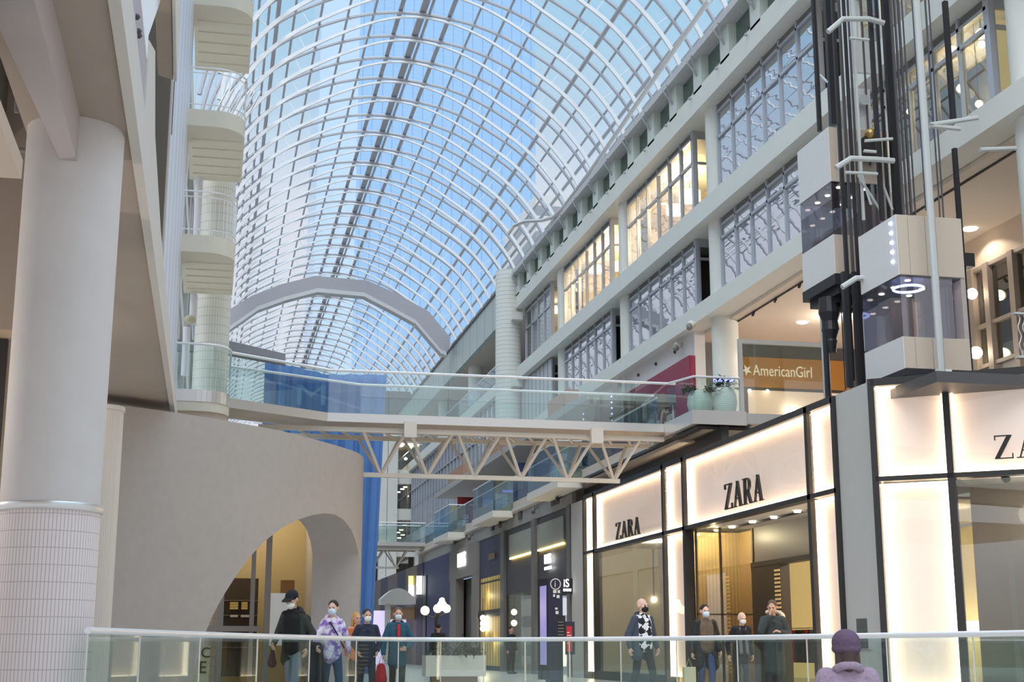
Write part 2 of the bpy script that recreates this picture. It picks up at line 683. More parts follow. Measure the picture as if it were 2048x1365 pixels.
# polygonal portal frame crossing the roof
pf = thing('portal_frame', 'grey many-sided arch frame with fine horizontal boards crossing the glass roof', 'roof frame', (8.0, 95, 21))
ou = [(447.5, 660), (447.5, 626.6), (502.6, 592.2), (558, 570), (630, 551.9), (733.4, 561.2), (795, 588), (857.3, 623.2), (900.4, 674.8), (899.7, 697.2)]
inn = [(447.6, 672), (447.6, 661), (516.4, 612.8), (572, 593), (635.2, 576.7), (728.2, 585.3), (780, 612), (831.5, 640.4), (881.4, 698.9), (893, 704)]
O3 = [at_y(x, y, 95) for x, y in ou]
I3 = [at_y(x, y, 95) for x, y in inn]
mb, mb2 = MB(), MB()
for i in range(len(ou) - 1):
    mb.extrude([O3[i], O3[i + 1], I3[i + 1], I3[i]], (0, 1.4, 0))
    a, b = I3[i], I3[i + 1]
    d = Vector((0, 0, -0.28))
    mb2.extrude([a, b, b + d, a + d], (0, 0.9, 0))
mb.build('frame_face', striped('portal_boards', (178, 174, 180), (160, 156, 163), 'Z', 0.12, 0.3), pf)
mb2.build('frame_trim', mat('portal_trim', (208, 206, 208), 0.5), pf)

# ------------------------------------------------------------------ right facade: beams, columns, parapet, windows
wr = struct('wall_right', (16.2, 50, 12))
Y0, Y1 = 14.0, 76.0
XB = 16.2
for z0, z1, far in ((12.05, 12.65, 77.0), (15.48, 16.2, 77.0), (19.62, 20.3, 76.5)):
    MB().box(XB, Y0, z0, XB + 1.0, far, z1).build('beam', FACADE, wr)
    MB().box(XB + 1.0, Y0, z0 + 0.08, 25, far, z1).build('floor_slab', SOFFIT if z0 < 13 else WHITE, wr)
COLY = [25.4, 33.4, 44.35, 55.3, 66.25]
for y in COLY:
    mb = MB()
    mb.lathe((16.95, y, 6.76), [(0.46, 0), (0.46, 13.0)], 28)
    mb.build('round_column', FACADE, wr, True)
# clerestory parapet: piers, sill, gutter, panes
PW = 10.95 / 4
piers = []
k = 0
y = COLY[1] - 8 * PW
while y < 75:
    piers.append(y)
    y += PW
for y in piers:
    MB().box(XB + 0.02, y - 0.42, 20.3, XB + 0.5, y + 0.42, 21.5).build('pier', mat('pier_paint', (206, 212, 204), 0.6), wr)
MB().box(XB - 0.25, Y0, 21.5, XB + 0.7, Y1, 21.78).build('gutter', mat('gutter_grey', (196, 194, 196), 0.5, noise=0.1, scale=3), wr)
MB().box(XB + 0.02, Y0, 20.3, XB + 0.5, Y1, 20.42).build('sill', FACADE, wr)
for i in range(len(piers) - 1):
    ya, yb = piers[i] + 0.42, piers[i + 1] - 0.42
    MB().box(XB + 0.3, ya, 20.42, XB + 0.33, yb, 21.5).build('clerestory_pane', G_CLER, wr)
MB().box(XB + 0.8, Y0, 20.3, XB + 0.9, Y1, 21.6).build('clerestory_backing', mat('clerestory_dark', (120, 132, 126), 0.7), wr)
for y in piers:
    mb = MB()
    mb.tube([(XB + 0.0, y, 20.9), (XB - 0.28, y + 0.25, 21.55)], 0.03, 5)
    mb.tube([(XB + 0.0, y, 20.9), (XB - 0.28, y - 0.25, 21.55)], 0.03, 5)
    mb.build('strut', PURL, wr)
    MB().ball((XB - 0.08, y + 0.55, 20.25), 0.06, 8, 6).build('floodlight_head', PURL, wr)

FRONT = XB + 0.55
wn_i = 0
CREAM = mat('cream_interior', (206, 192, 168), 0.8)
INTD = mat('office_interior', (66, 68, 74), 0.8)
for zb, zt, tr, rows in ((16.2, 19.62, 1.22, 'upper'), (12.65, 15.48, 0.74, 'lower')):
    for yf, yn, yc in ((74.6, 68.6, 66.25), (65.7, 57.4, 55.3), (54.75, 46.45, 44.35), (43.8, 35.5, 33.4), (32.85, 26.6, 25.4)):
        wn_i += 1
        w = struct('window_%d' % wn_i, (FRONT, (yf + yn) / 2, zb))
        n = int(round((yf - yn) / 1.37))
        mb = MB()
        for i in range(n + 1):
            y = yf + (yn - yf) * i / n
            hw = 0.11 if i == n else 0.05
            mb.box(FRONT - 0.06, y - hw, zb, FRONT + 0.08, y + hw, zt)
        for z in (zb + 0.03, zt - tr, zt - 0.28):
            mb.box(FRONT - 0.06, yn, z - 0.045, FRONT + 0.06, yf, z + 0.045)
        mb.build('window_frame', MULL, w)
        MB().box(FRONT, yn, zt - 0.24, FRONT + 0.12, yf, zt).build('head_panel', mat('head_shadow', (120, 118, 116), 0.7), w)  # grey strip paints the shade under the beam
        for i in range(n):
            ya = yf + (yn - yf) * i / n
            yb = yf + (yn - yf) * (i + 1) / n
            MB().box(FRONT, yb + 0.05, zb + 0.07, FRONT + 0.02, ya - 0.05, zt - tr - 0.045).build('pane', G_WAVE, w)
            MB().box(FRONT, yb + 0.05, zt - tr + 0.045, FRONT + 0.02, ya - 0.05, zt - 0.32).build('pane', G_WAVE, w)
        GP = G_SHOP if (rows == 'upper' and yn < 30) or (rows == 'lower' and yn < 30) else (G_LIT if rows == 'upper' and 44 < yn < 60 else G_WAVE)
        for ch in w.children:
            if ch.name.startswith('pane'):
                ch.data.materials.clear()
                ch.data.materials.append(GP)
        # return of the bay at its near end
        mb = MB()
        for x in (FRONT + 0.1, FRONT + 0.75, FRONT + 1.4):
            mb.box(x - 0.04, yn - 0.06, zb, x + 0.04, yn + 0.02, zt)
        mb.box(FRONT + 0.1, yn - 0.05, zt - tr - 0.05, FRONT + 1.45, yn + 0.02, zt - tr + 0.05)
        mb.box(FRONT + 0.1, yn - 0.05, zt - 0.3, FRONT + 1.45, yn + 0.02, zt)
        mb.build('return_frame', MULL, w)
        MB().box(FRONT + 0.14, yn - 0.02, zb, FRONT + 1.4, yn - 0.005, zt - 0.3).build('return_pane', G_SHOP, w)
        if rows == 'lower' and yn > 30:
            MB().box(FRONT + 0.12, yn + 0.25, zb, FRONT + 1.4, yn + 0.3, zt).build('return_backing', mat('notch_grey', (150, 150, 152), 0.7), w)  # grey sheet added so the unlit room behind reads less black
        MB().box(FRONT + 1.45, yc + 0.4, zb, FRONT + 1.52, yn, zt).build('notch_wall', mat('notch_grey', (150, 150, 152), 0.7) if rows == 'lower' else GREYP, w)
        lit = rows == 'upper' and 44 < yn < 60
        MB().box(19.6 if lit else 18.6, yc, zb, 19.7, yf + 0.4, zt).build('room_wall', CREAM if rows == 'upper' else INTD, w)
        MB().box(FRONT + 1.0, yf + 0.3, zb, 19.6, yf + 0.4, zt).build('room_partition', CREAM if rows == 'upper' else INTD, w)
        if lit or yn < 30:
            lamp('room_light', 'POINT', (18.0, (yf + yn) / 2, zt - 1.0), 1000 if yn > 40 else 200, (1.0, 0.80, 0.52), 0.12)
# left facade further down the gallery: pale bands and dark glazing, mirrored in the windows opposite
wl = struct('wall_left_far', (-2, 90, 10))
MB().box(-3.2, 38, 0, -1.7, YE, 21.6).build('dark_glazing', mat('left_glazing', (150, 152, 154), 0.3), wl)
for z0, z1 in ((5.6, 6.8), (9.4, 10.1), (12.6, 13.4), (16.4, 17.2), (20.2, 21.6)):
    MB().box(-1.75, 38, z0, -1.4, YE, z1).build('pale_band', FACADE, wl)
for k in range(11):
    MB().box(-1.75, 39 + k * 10.95, 0, -1.45, 40 + k * 10.95, 21).build('pier', FACADE, wl)
MB().box(-1.74, 44, 0, -1.5, YE, 5.5).build('shop_band', mat('left_shops', (206, 198, 186), 0.6), wl)  # unseen pale band added to brighten the display window's reflection
# blue blinds behind the lower panes of the second far bay
bl = MB()
for i in range(6):
    ya = 65.6 - i * 1.38
    bl.box(FRONT + 0.12, ya - 1.24, 12.66, FRONT + 0.15, ya - 0.08, 14.7)
tag(bl.build('window_blinds', mat('blue_blind', (66, 94, 164), 0.7)), 'blue blinds drawn behind the lower window bay above the footbridge', 'blinds')
bl = MB()
for i in range(2):
    ya = 54.6 - i * 1.38
    bl.box(FRONT + 0.12, ya - 1.24, 12.66, FRONT + 0.15, ya - 0.08, 14.0 - 0.1 * i)
tag(bl.build('window_blinds', mat('blue_blind', (66, 94, 164), 0.7)), 'two half drawn blue blinds beside the white column above the wine red sign', 'blinds')


def pendant(px, py, X, r, label):
    c = at_x(px, py, X)
    t = thing('pendant_lamp', label, 'lamp', c)
    MB().lathe(c, [(r, 0), (r, r * 0.9)], 18).build('lamp_shade', WARM, t, True)
    MB().tube([(c.x, c.y, c.z + r * 0.9), (c.x, c.y, c.z + r * 0.9 + 0.5)], 0.012, 5).build('cord', BLACK, t)
    return t


pendant(1380, 402, 17.9, 0.42, 'bright pendant lamp behind the end of the second upper window bay')
pendant(1350, 428, 18.2, 0.36, 'pendant lamp behind the upper window next to the bright one')
pendant(1325, 440, 18.6, 0.36, 'pendant lamp deep behind the middle of the second upper window bay')
pendant(1190, 545, 17.9, 0.34, 'pendant lamp behind the near end of the third upper window bay')
pendant(1172, 552, 18.3, 0.34, 'pendant lamp left of the near one behind the third upper bay')
pendant(1155, 580, 18.3, 0.34, 'low pendant lamp behind the middle of the third upper bay')
pendant(1208, 500, 17.6, 0.20, 'small flat lamp in the gap beside the third upper bay')

# tall round tiled column and open parking floors beyond the facade
rc = thing('tiled_column', 'tall round column of thin white tile courses where the right facade ends', 'column', (15.9, 75.5, 0))
COURSE = striped('white_tile_courses', (224, 224, 218), (176, 178, 172), 'Z', 0.24, 0.10, 0.5)
MB().lathe((15.9, 75.5, 0), [(0.72, 0), (0.72, 21.9)], 32).build('column_shaft', COURSE, rc, True)
for z in (18.9, 15.1):
    MB().box(15.9, 74.4, z, 16.5, 75.0, z + 0.45).build('bracket', FACADE, rc)
wf = struct('wall_right_far', (16.2, 110, 16))
MB().box(16.2, 77, 19.75, 16.5, YE, 21.9).build('parapet_band', striped('parapet_panels', (178, 188, 184), (146, 158, 154), 'Y', 2.6, 0.08, 0.4), wf)
MB().box(16.1, 77, 21.85, 16.6, YE, 22.0).build('parapet_cap', mat('cap_dark', (110, 112, 116), 0.5), wf)
MB().box(16.2, 77, 15.66, 24, YE, 16.36).build('floor_slab', FACADE, wf)
MB().box(16.5, 77, 19.75, 24, YE, 20.0).build('deck_soffit', SOFFIT, wf)
MB().box(16.28, 77, 16.36, 16.31, YE, 17.5).build('guard_pane', G_BLUE, wf)
MB().tube([(16.3, 77, 17.52), (16.3, YE, 17.52)], 0.035, 6).build('guard_rail', RAILM, wf)
MB().box(22, 77, 8, 22.2, YE, 20).build('back_wall', mat('shade_wall', (150, 148, 150), 0.8), wf)
for y in (92.5, 105.4, 118, 131):
    MB().lathe((17.2, y, 16.36), [(0.5, 0), (0.5, 3.4)], 20).build('round_column', WHITE, wf, True)
MB().box(16.5, 77, 12.5, 16.55, YE, 15.66).build('wavy_glazing', G_WAVE, wf)
mb = MB()
for i in range(40):
    mb.box(16.4, 77 + i * 1.4, 10.3, 16.5, 77.12 + i * 1.4, 15.66)
mb.box(16.4, 77, 13.9, 16.5, 133, 14.0)
mb.build('glazing_bars', MULL, wf)
MB().box(16.55, 68, 9.6, 16.62, YE, 15.4).build('ribbed_cladding', striped('ribbed_metal', (190, 190, 196), (130, 134, 144), 'Y', 0.9, 0.28, 0.35), wf)
# ------------------------------------------------------------------ level two: walkway, ceiling, boards and shops
l2 = struct('floor_upper', (16, 56, 6.4))
MB().box(12.0, 35.2, 6.30, 26, 83, 6.76).build('walkway_slab', SOFFIT, l2)
MB().box(11.72, 33.0, 6.50, 26, 35.2, 6.76).build('walkway_slab', GREYP, l2)
MB().box(11.66, 32.96, 6.44, 13.1, 33.0, 6.80).build('edge_strip', STEEL, l2)
MB().box(11.665, 33.0, 6.445, 11.72, 35.2, 6.795).build('edge_strip', STEEL, l2)
MB().box(11.95, 35.4, 6.36, 12.0, 83, 6.50).build('edge_strip', mat('pale_edge', (206, 200, 194), 0.5), l2)
FASC = mat('fascia_grey', (150, 146, 142), 0.65, noise=0.05)
MB().box(12.06, 46.6, 5.76, 12.2, 83, 6.34).build('fascia_band', FASC, l2)
MB().box(12.5, 33.2, 5.8, 12.7, 46.6, 6.44).build('fascia_band', CHAR, l2)
MB().box(11.9, 33.3, 6.36, 13.4, 46.6, 6.44).build('soffit_panel', CHAR, l2)
for k, y in enumerate((49.2, 54.8, 60.4)):
    tag(MB().box(12.0, y - 0.28, 5.98, 12.06, y + 0.28, 6.28).build('vent_grille', striped('grille%d' % k, (52, 50, 50), (92, 90, 88), 'Z', 0.05, 0.3)),
        ['dark vent grille on the grey fascia nearest the bright white shopfront', 'dark vent grille in the middle of the grey fascia', 'dark vent grille at the far end of the grey fascia'][k], 'vent')
for k, y in enumerate((47.8, 51.6, 57.8, 65.0, 69.0)):
    c = Vector((11.86, y, 6.05))
    mb = MB().tube([c + Vector((0.16, 0, 0.12)), c], 0.03, 6)
    mb.tube([c + Vector((0.0, 0.10, 0.04)), c + Vector((-0.06, -0.14, -0.12))], 0.085, 8)
    tag(mb.build('spotlight', mat('spot_body', (84, 80, 78), 0.5)), 'small grey spotlight bracketed on the fascia under the upper walkway', 'spotlight', 'spotlights along the shop fascia')

# ceiling over the open upper level, with recessed lamps
UPC = struct('ceiling_upper', (20, 34, 12))
MB().box(17.0, 12, 11.93, 30, 47.7, 12.04).build('ceiling_board', mat('beige_ceiling', (226, 212, 196), 0.75, noise=0.02), UPC)
mb = MB()
mb.tube([(17.35, 24, 11.9), (17.35, 46, 11.9)], 0.03, 6)
mb.build('light_track', BLACK, UPC)
for k in range(7):
    y = 44.5 - k * 1.9
    tag(MB().tube([(17.32, y, 11.86), (17.25, y - 0.05, 11.74)], 0.045, 7).build('track_spot', BLACK), 'tiny black spot hanging from the track under the long white beam', 'spotlight', 'black spots on the ceiling track')
lab = ['recessed ceiling light above the ochre shop sign', 'recessed ceiling light on the beige ceiling right of the lift', 'second recessed ceiling light on the beige ceiling, nearer the grey store window']
for k, (px, py) in enumerate(((1605, 645), (1940, 458), (1980, 492))):
    c = at_z(px, py, 11.92)
    tag(MB().lathe((c.x, c.y, c.z - 0.03), [(0.17, 0), (0.2, 0.03)], 20).build('downlight', SPOT), lab[k], 'ceiling light')
    lamp('ceiling_spot', 'SPOT', (c.x, c.y, c.z - 0.06), 300 if k == 0 else 130, (1.0, 0.88, 0.74), 0.15).data.spot_size = 2.4
for y in (38, 42.5):
    lamp('ceiling_glow', 'POINT', (20.5, y, 11.6), 200, (1.0, 0.90, 0.78), 0.08)
lamp('ceiling_glow', 'POINT', (18.2, 31, 8.0), 110, (1.0, 0.90, 0.78), 0.08)

# white panel wall, wine red and slate boards beyond the column
wb = struct('wall_right_upper', (16.6, 57, 9))
MB().box(16.6, 46.5, 6.76, 17.0, 71, 12.05).build('panel_wall', mat('white_panel', (228, 224, 222), 0.5), wb)
mb = MB()
for k in range(8):
    mb.ball((16.58, 48.6 + k * 2.3, 11.72), 0.07, 8, 6)
mb.build('wall_stud', CHAR, wb)
sb = thing('sign_board', 'wine red sign board with white lettering on the white wall behind the footbridge', 'sign', (16.5, 52, 6.8))
MAROON = mat('wine_red', (140, 32, 66), 0.45)
MB().box(16.36, 46.45, 6.76, 16.6, 57.9, 11.15).build('board_face', MAROON, sb)
LET = mat('letter_white', (240, 238, 236), 0.5)
tx = text_mesh('sign_lettering', 'AmericanGirl', (16.34, 55.3, 8.72), (0, -1, 0), (0, 0, 1), 1.42, LET, sb, 0.02, 0.72)
tx.location.y += at_x(1347, 830, 16.34).y - parent_origin(sb).y - min(v.co.y for v in tx.data.vertices)
bb = MB().box(16.38, 58.0, 6.76, 16.6, 62.2, 11.1).build('sign_board', mat('slate_blue', (56, 72, 98), 0.5))
tag(bb, 'slate blue board on the white wall at the far end of the wine red board', 'sign')
for k, (px, py) in enumerate(((1357, 690), (1190, 800), (1384, 648))):
    c = at_x(px, py, 16.45 if k < 2 else 16.05)
    r = 0.16
    mb = MB().tube([c + Vector((0.14, 0, 0.05)), c], 0.04, 6)
    mb.tube([c, c + Vector((-0.12, -0.1, -0.12))], r * 0.9, 9)
    cm = thing('security_camera', ['round white camera on the white wall above the wine red board', 'pale camera on the white wall behind the bridge glass', 'white camera hanging from the long beam above the round column'][k], 'camera', c)
    mb.build('camera_body', mat('camera_white', (214, 210, 200), 0.4), cm, True)
    MB().ball(c + Vector((-0.14, -0.12, -0.16)), 0.11, 10, 8).build('camera_dome', mat('dome_grey', (120, 118, 116), 0.2), cm, True)

# ochre shop at the back of the upper level
YS = 47.6
sf = thing('shopfront', 'ochre wooden shopfront with white lettering and star under a dark grey header', 'shopfront', (20, YS, 6.8))


def slab_y(name, x0, y0, x1, y1, Y, d, m, parent):
    """an upright board on plane Y covering the rectangle seen at (x0, y0)-(x1, y1)"""
    a, b = at_y(x0, y0, Y), at_y(x1, y1, Y)
    return MB().box(a.x, Y, b.z, b.x, Y + d, a.z).build(name, m, parent)


MB().box(17.9, YS + 0.05, 6.76, 26, YS + 0.5, 12.0).build('header_panel', mat('header_grey', (86, 82, 76), 0.7), sf)
OCH = mat('ochre_wood', (178, 122, 48), 0.55, noise=0.08, scale=1.4)
slab_y('wood_band', 1446, 712, 1700, 782, YS - 0.06, 0.1, OCH, sf)
slab_y('wood_post', 1446, 782, 1488, 850, YS - 0.06, 0.1, OCH, sf)
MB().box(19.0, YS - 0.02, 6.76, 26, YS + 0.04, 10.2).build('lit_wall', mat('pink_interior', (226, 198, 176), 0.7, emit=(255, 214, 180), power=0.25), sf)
slab_y('shelf_edge', 1488, 829, 1660, 834, YS - 0.1, 0.1, DARK, sf)
p = at_y(1506, 751, YS - 0.08)
text_mesh('sign_lettering', 'AmericanGirl', p, (1, 0, 0), (0, 0, 1), 0.58, mat('sign_cream', (238, 224, 196), 0.5, emit=(255, 240, 214), power=0.25), sf, 0.015, 0.74)
mb = MB()
c = at_y(1493, 741, YS - 0.09)
star = []
for k in range(10):
    a = math.pi / 2 + 0.45 + k * math.pi / 5
    r = 0.22 if k % 2 == 0 else 0.08
    star.append((c.x + r * math.cos(a), c.y, c.z + r * math.sin(a)))
mb.extrude(star, (0, -0.03, 0)).build('sign_star', mat('sign_cream', (0, 0, 0)), sf)
lab = ['left of the pair of tiny spots lit under the ochre wooden band', 'right of the pair of tiny spots lit under the ochre wooden band']
for k, (px, py) in enumerate(((1499, 782), (1535, 783))):
    c = at_y(px, py, YS - 0.15)
    tag(MB().ball(c, 0.07, 10, 8).build('spot_lamp', SPOT), lab[k], 'spotlight')
c = at_y(1588, 822, YS - 0.25)
tag(MB().box(c.x - 0.3, c.y, c.z - 0.04, c.x + 0.32, c.y + 0.15, c.z + 0.04).build('ceiling_light', COOL), 'flat bright light panel inside the ochre shop', 'lamp')
c = at_y(1446, 761, 40)
tag(MB().box(c.x - 0.3, 40, c.z - 0.05, c.x + 0.35, 40.05, c.z + 0.07).build('led_sign', emis('blue_led', (120, 110, 255), 2.2)), 'small blue glowing sign strip above the plants', 'sign')

# planters on the ledge
POT = striped('ribbed_white_pot', (226, 228, 222), (206, 209, 203), 'Z', 0.055, 0.35, 0.6)
LEAF = mat('dark_leaf', (52, 76, 44), 0.6)


def leaf(mb, base, d, ln, w, droop):
    base, d = Vector(base), Vector(d).normalized()
    side = d.cross(Vector((0, 0, 1)))
    side = side.normalized() if side.length > 1e-3 else Vector((1, 0, 0))
    a = base
    b = base + d * ln * 0.5
    e = base + d * ln + Vector((0, 0, -droop))
    mb.add([a, b + side * w, e, b - side * w, b + Vector((0, 0, -0.015))], [(0, 1, 4), (1, 2, 4), (2, 3, 4), (3, 0, 4)])


def plant(c, r, h, seed, n, name='foliage', parent=None, spread=0.8, m=LEAF):
    rnd = random.Random(seed)
    mb = MB()
    for k in range(n):
        a = rnd.uniform(0, 2 * math.pi)
        e = rnd.uniform(0.1, 1.2)
        st = Vector(c) + Vector((math.cos(a) * r * 0.25 * rnd.random(), math.sin(a) * r * 0.25 * rnd.random(), 0))
        tip = st + Vector((math.cos(a) * spread * r * math.cos(e), math.sin(a) * spread * r * math.cos(e), h * math.sin(e) * rnd.uniform(0.5, 1)))
        mb.tube([st, st.lerp(tip, 0.5) + Vector((0, 0, h * 0.1)), tip], 0.008, 4)
        for q in range(6):
            f = 0.4 + 0.12 * q
            pt = st.lerp(tip, f)
            dd = Vector((rnd.uniform(-1, 1), rnd.uniform(-1, 1), rnd.uniform(-0.3, 0.7)))
            leaf(mb, pt, dd, rnd.uniform(0.10, 0.2), rnd.uniform(0.025, 0.05), 0.05)
    return mb.build(name, m, parent)


for k, (px, lb) in enumerate(((1401, 'round ribbed white planter with spreading leaves, nearer the footbridge'), (1449, 'taller round ribbed white planter with upright leaves beside the glass screen'))):
    g = at_y(px, 831, 33.6)
    g.z = 6.76
    t = thing('planter', lb, 'planter', g)
    hh = 0.62 if k == 0 else 0.72
    MB().lathe(g, [(0.2, 0), (0.29, 0.1), (0.335, hh * 0.45), (0.32, hh * 0.75), (0.25, hh), (0.22, hh), (0.22, hh - 0.06)], 28).build('pot', POT, t, True)
    plant(g + Vector((0, 0, hh - 0.05)), 0.55 if k == 0 else 0.4, 0.3 if k == 0 else 0.55, 11 + k, 16, parent=t)

# glass guard along the ledge and the tall framed screen beside the lift
t = thing('glass_screen', 'tall steel framed glass screen guarding the lift opening', 'glass screen', (13.0, 33, 6.76))
MB().box(12.96, 32.98, 6.76, 13.06, 33.08, 8.68).build('post', STEEL, t)
MB().box(13.06, 32.98, 8.58, 15.4, 33.08, 8.68).build('top_rail', STEEL, t)
MB().box(13.06, 33.02, 6.76, 15.4, 33.04, 8.58).build('glass_panel', G_RAIL, t)
t = thing('ledge_guard', 'frameless glass guard with steel rail around the planter ledge', 'guard rail', (11.75, 34, 6.76))
MB().tube([(12.96, 33.03, 7.66), (11.74, 33.03, 7.66), (11.74, 35.15, 7.86)], 0.03, 8).build('handrail', RAILM, t, True)
MB().box(11.74, 33.02, 6.76, 12.96, 33.04, 7.64).build('glass_panel', G_RAIL, t)
MB().box(11.73, 33.05, 6.76, 11.75, 35.1, 7.7).build('glass_panel', G_RAIL, t)

# walkway guards and the three glazed bays that step out over the gallery
wg = thing('walkway_guard', 'bluish glass guard with slim rail along the upper walkway edge', 'guard rail', (12.1, 60, 6.76))
MB().box(12.1, 37.2, 6.7, 12.12, 83, 7.8).build('glass_panel', G_BLUE, wg)
MB().tube([(12.11, 37.2, 7.85), (12.11, 83, 7.85)], 0.03, 6).build('handrail', RAILM, wg)
for k, y in enumerate((45.0, 56.0, 67.0)):
    t = thing('glazed_bay', ['nearest glass balcony bay stepping out behind the footbridge truss', 'middle glass balcony bay under the bridge truss, pale greenish panes', 'farthest glass balcony bay near the second footbridge'][k], 'balcony', (11.6, y + 2, 6.3))
    MB().box(11.15, y, 6.16, 12.0, y + 4.6, 6.42).build('bay_floor', mat('bay_white', (224, 218, 208), 0.6), t)
    MB().box(11.18, y + 0.03, 6.42, 11.2, y + 4.55, 7.7).build('glass_panel', G_BLUE, t)
    MB().box(11.18, y + 0.01, 6.42, 12.0, y + 0.03, 7.7).build('glass_panel', glass('frosted_bay_glass', (196, 214, 206), 0.25), t)
    MB().tube([(12.0, y + 0.02, 7.73), (11.19, y + 0.02, 7.73), (11.19, y + 4.55, 7.73)], 0.028, 6).build('handrail', RAILM, t)
g = Vector((11.6, 46.4, 6.42))
t = thing('planter', 'white planter with bushy plant in the glass bay behind the truss', 'planter', g)
MB().lathe(g, [(0.28, 0), (0.36, 0.3), (0.3, 0.62)], 20).build('pot', POT, t, True)
plant(g + Vector((0, 0, 0.58)), 0.6, 0.4, 31, 14, parent=t)
# boards and screens standing on the walkway
for k, (y0, y1, z1, c, lb) in enumerate(((60.5, 63.2, 9.0, (52, 70, 116), 'blue hoarding on the upper walkway behind the middle glass bay'), (66.0, 68.2, 8.9, (40, 50, 76), 'dark navy banner with white lettering on the upper walkway'), (76.2, 78.2, 9.1, (126, 28, 34), 'red banner with white lettering at the far end of the upper walkway'))):
    t = thing('banner_stand', lb, 'banner', (13.2, y0, 6.76))
    MB().box(13.2, y0, 6.76, 14.6, y0 + 0.1, z1).build('banner_face', mat('banner_%d' % k, c, 0.6), t)
    if k:
        text_mesh('banner_lettering', 'Café', (13.9 if k == 1 else 13.8, y0 - 0.01, 7.0), (0, 0, 1), (-1, 0, 0), 0.62, LET, t, 0.01, 1.0)
# timber soffit beams between far bays
for k, (a, b) in enumerate(((51, 54), (62.5, 66), (73.5, 78))):
    tag(MB().box(13.0, a, 10.0, 13.5, b, 10.6).build('timber_canopy', mat('timber', (176, 132, 108), 0.6)), ['nearest short timber canopy above the upper walkway', 'middle timber canopy above the upper walkway', 'farthest timber canopy above the upper walkway'][k], 'canopy')
MB().box(13.0, 48, 9.7, 16.6, 83, 10.0).build('canopy_soffit', mat('canopy_grey', (168, 166, 164), 0.6), wb)

# far white cross building at the end of the gallery
fb = struct('wall_far', (15.5, 118, 10))
p0, p1 = at_y(760, 880, 118).x, at_y(850, 880, 118).x
for px, w in ((766, 0.30), (784, 0.42), (838, 0.3)):
    x = at_y(px, 1000, 118).x
    MB().box(x - w, 117.7, 0, x + w, 118.4, 19).build('far_column', WHITE, fb)
for a, b in ((868, 886), (940, 968), (1018, 1040), (1090, 1114), (1176, 1190)):
    za, zb_ = at_y(790, a, 118).z, at_y(790, b, 118).z
    MB().box(p0 - 3, 118, zb_, p1, 118.6, za).build('far_slab', WHITE, fb)
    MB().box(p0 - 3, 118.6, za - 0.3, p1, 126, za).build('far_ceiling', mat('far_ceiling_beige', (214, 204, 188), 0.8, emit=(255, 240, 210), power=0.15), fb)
MB().box(p0 - 3, 126, 0, p1 + 2, 126.2, 24).build('far_back_wall', mat('far_dark', (96, 96, 100), 0.8), fb)
MB().box(p0 - 3, 118.2, 0, p1, 118.22, 18).build('far_glazing', G_SHOP, fb)
for k, (px, py) in enumerate(((797, 984), (805, 978), (811, 974), (820, 992), (826, 985), (833, 978), (797, 1065), (803, 1060), (809, 1051), (799, 1076), (806, 1070))):
    c = at_y(px, py, 119.5)
    tag(MB().box(c.x - 0.16, c.y, c.z - 0.06, c.x + 0.16, c.y + 0.3, c.z + 0.02).build('ceiling_light', COOL), 'small ceiling light seen through the far white building front', 'lamp', 'ceiling lights in the far white building')
for k, (px, py, r) in enumerate(((802, 888, 0.3), (822, 890, 0.3))):
    c = at_y(px, py, 119)
    tag(MB().ball(c, r, 12, 8).build('globe_lamp', WARM), ['left globe lamp at the top floor of the far white building', 'right globe lamp at the top floor of the far white building'][k], 'lamp')
lamp('far_glow', 'POINT', (16.2, 121.5, 17.2), 500, (1.0, 0.88, 0.66), 0.1)
c0_, c1_ = at_y(745, 1222, 85), at_y(812, 1268, 85)
tag(MB().box(c0_.x, 85, 0, c1_.x, 85.2, c0_.z).build('light_curtain', mat('sparkling_lilac', (226, 218, 240), 0.4, noise=0.5, scale=3.0, emit=(226, 210, 255), power=0.75)), 'sparkling pale lilac light curtain at the far end of the gallery', 'lights')
t = thing('kiosk', 'white kiosk with curved canopy at the far end of the gallery', 'kiosk', at_y(790, 1240, 84))
a, b = at_y(760, 1178, 84), at_y(828, 1200, 84)
prof = [(a.x + (b.x - a.x) * i / 10, 83.2, b.z + (a.z - b.z) * math.sin(math.pi * i / 10)) for i in range(11)] + [(b.x, 83.2, b.z - 0.3), (a.x, 83.2, b.z - 0.3)]
MB().extrude(prof, (0, 1.5, 0)).build('canopy', WHITE, t)
MB().box(a.x + 0.3, 83.6, 0, a.x + 0.6, 83.9, b.z).build('post', WHITE, t)
MB().box(a.x + 0.6, 83.6, 2.6, b.x, 83.9, 3.3).build('counter_panel', mat('kiosk_wood', (170, 140, 110), 0.6), t)

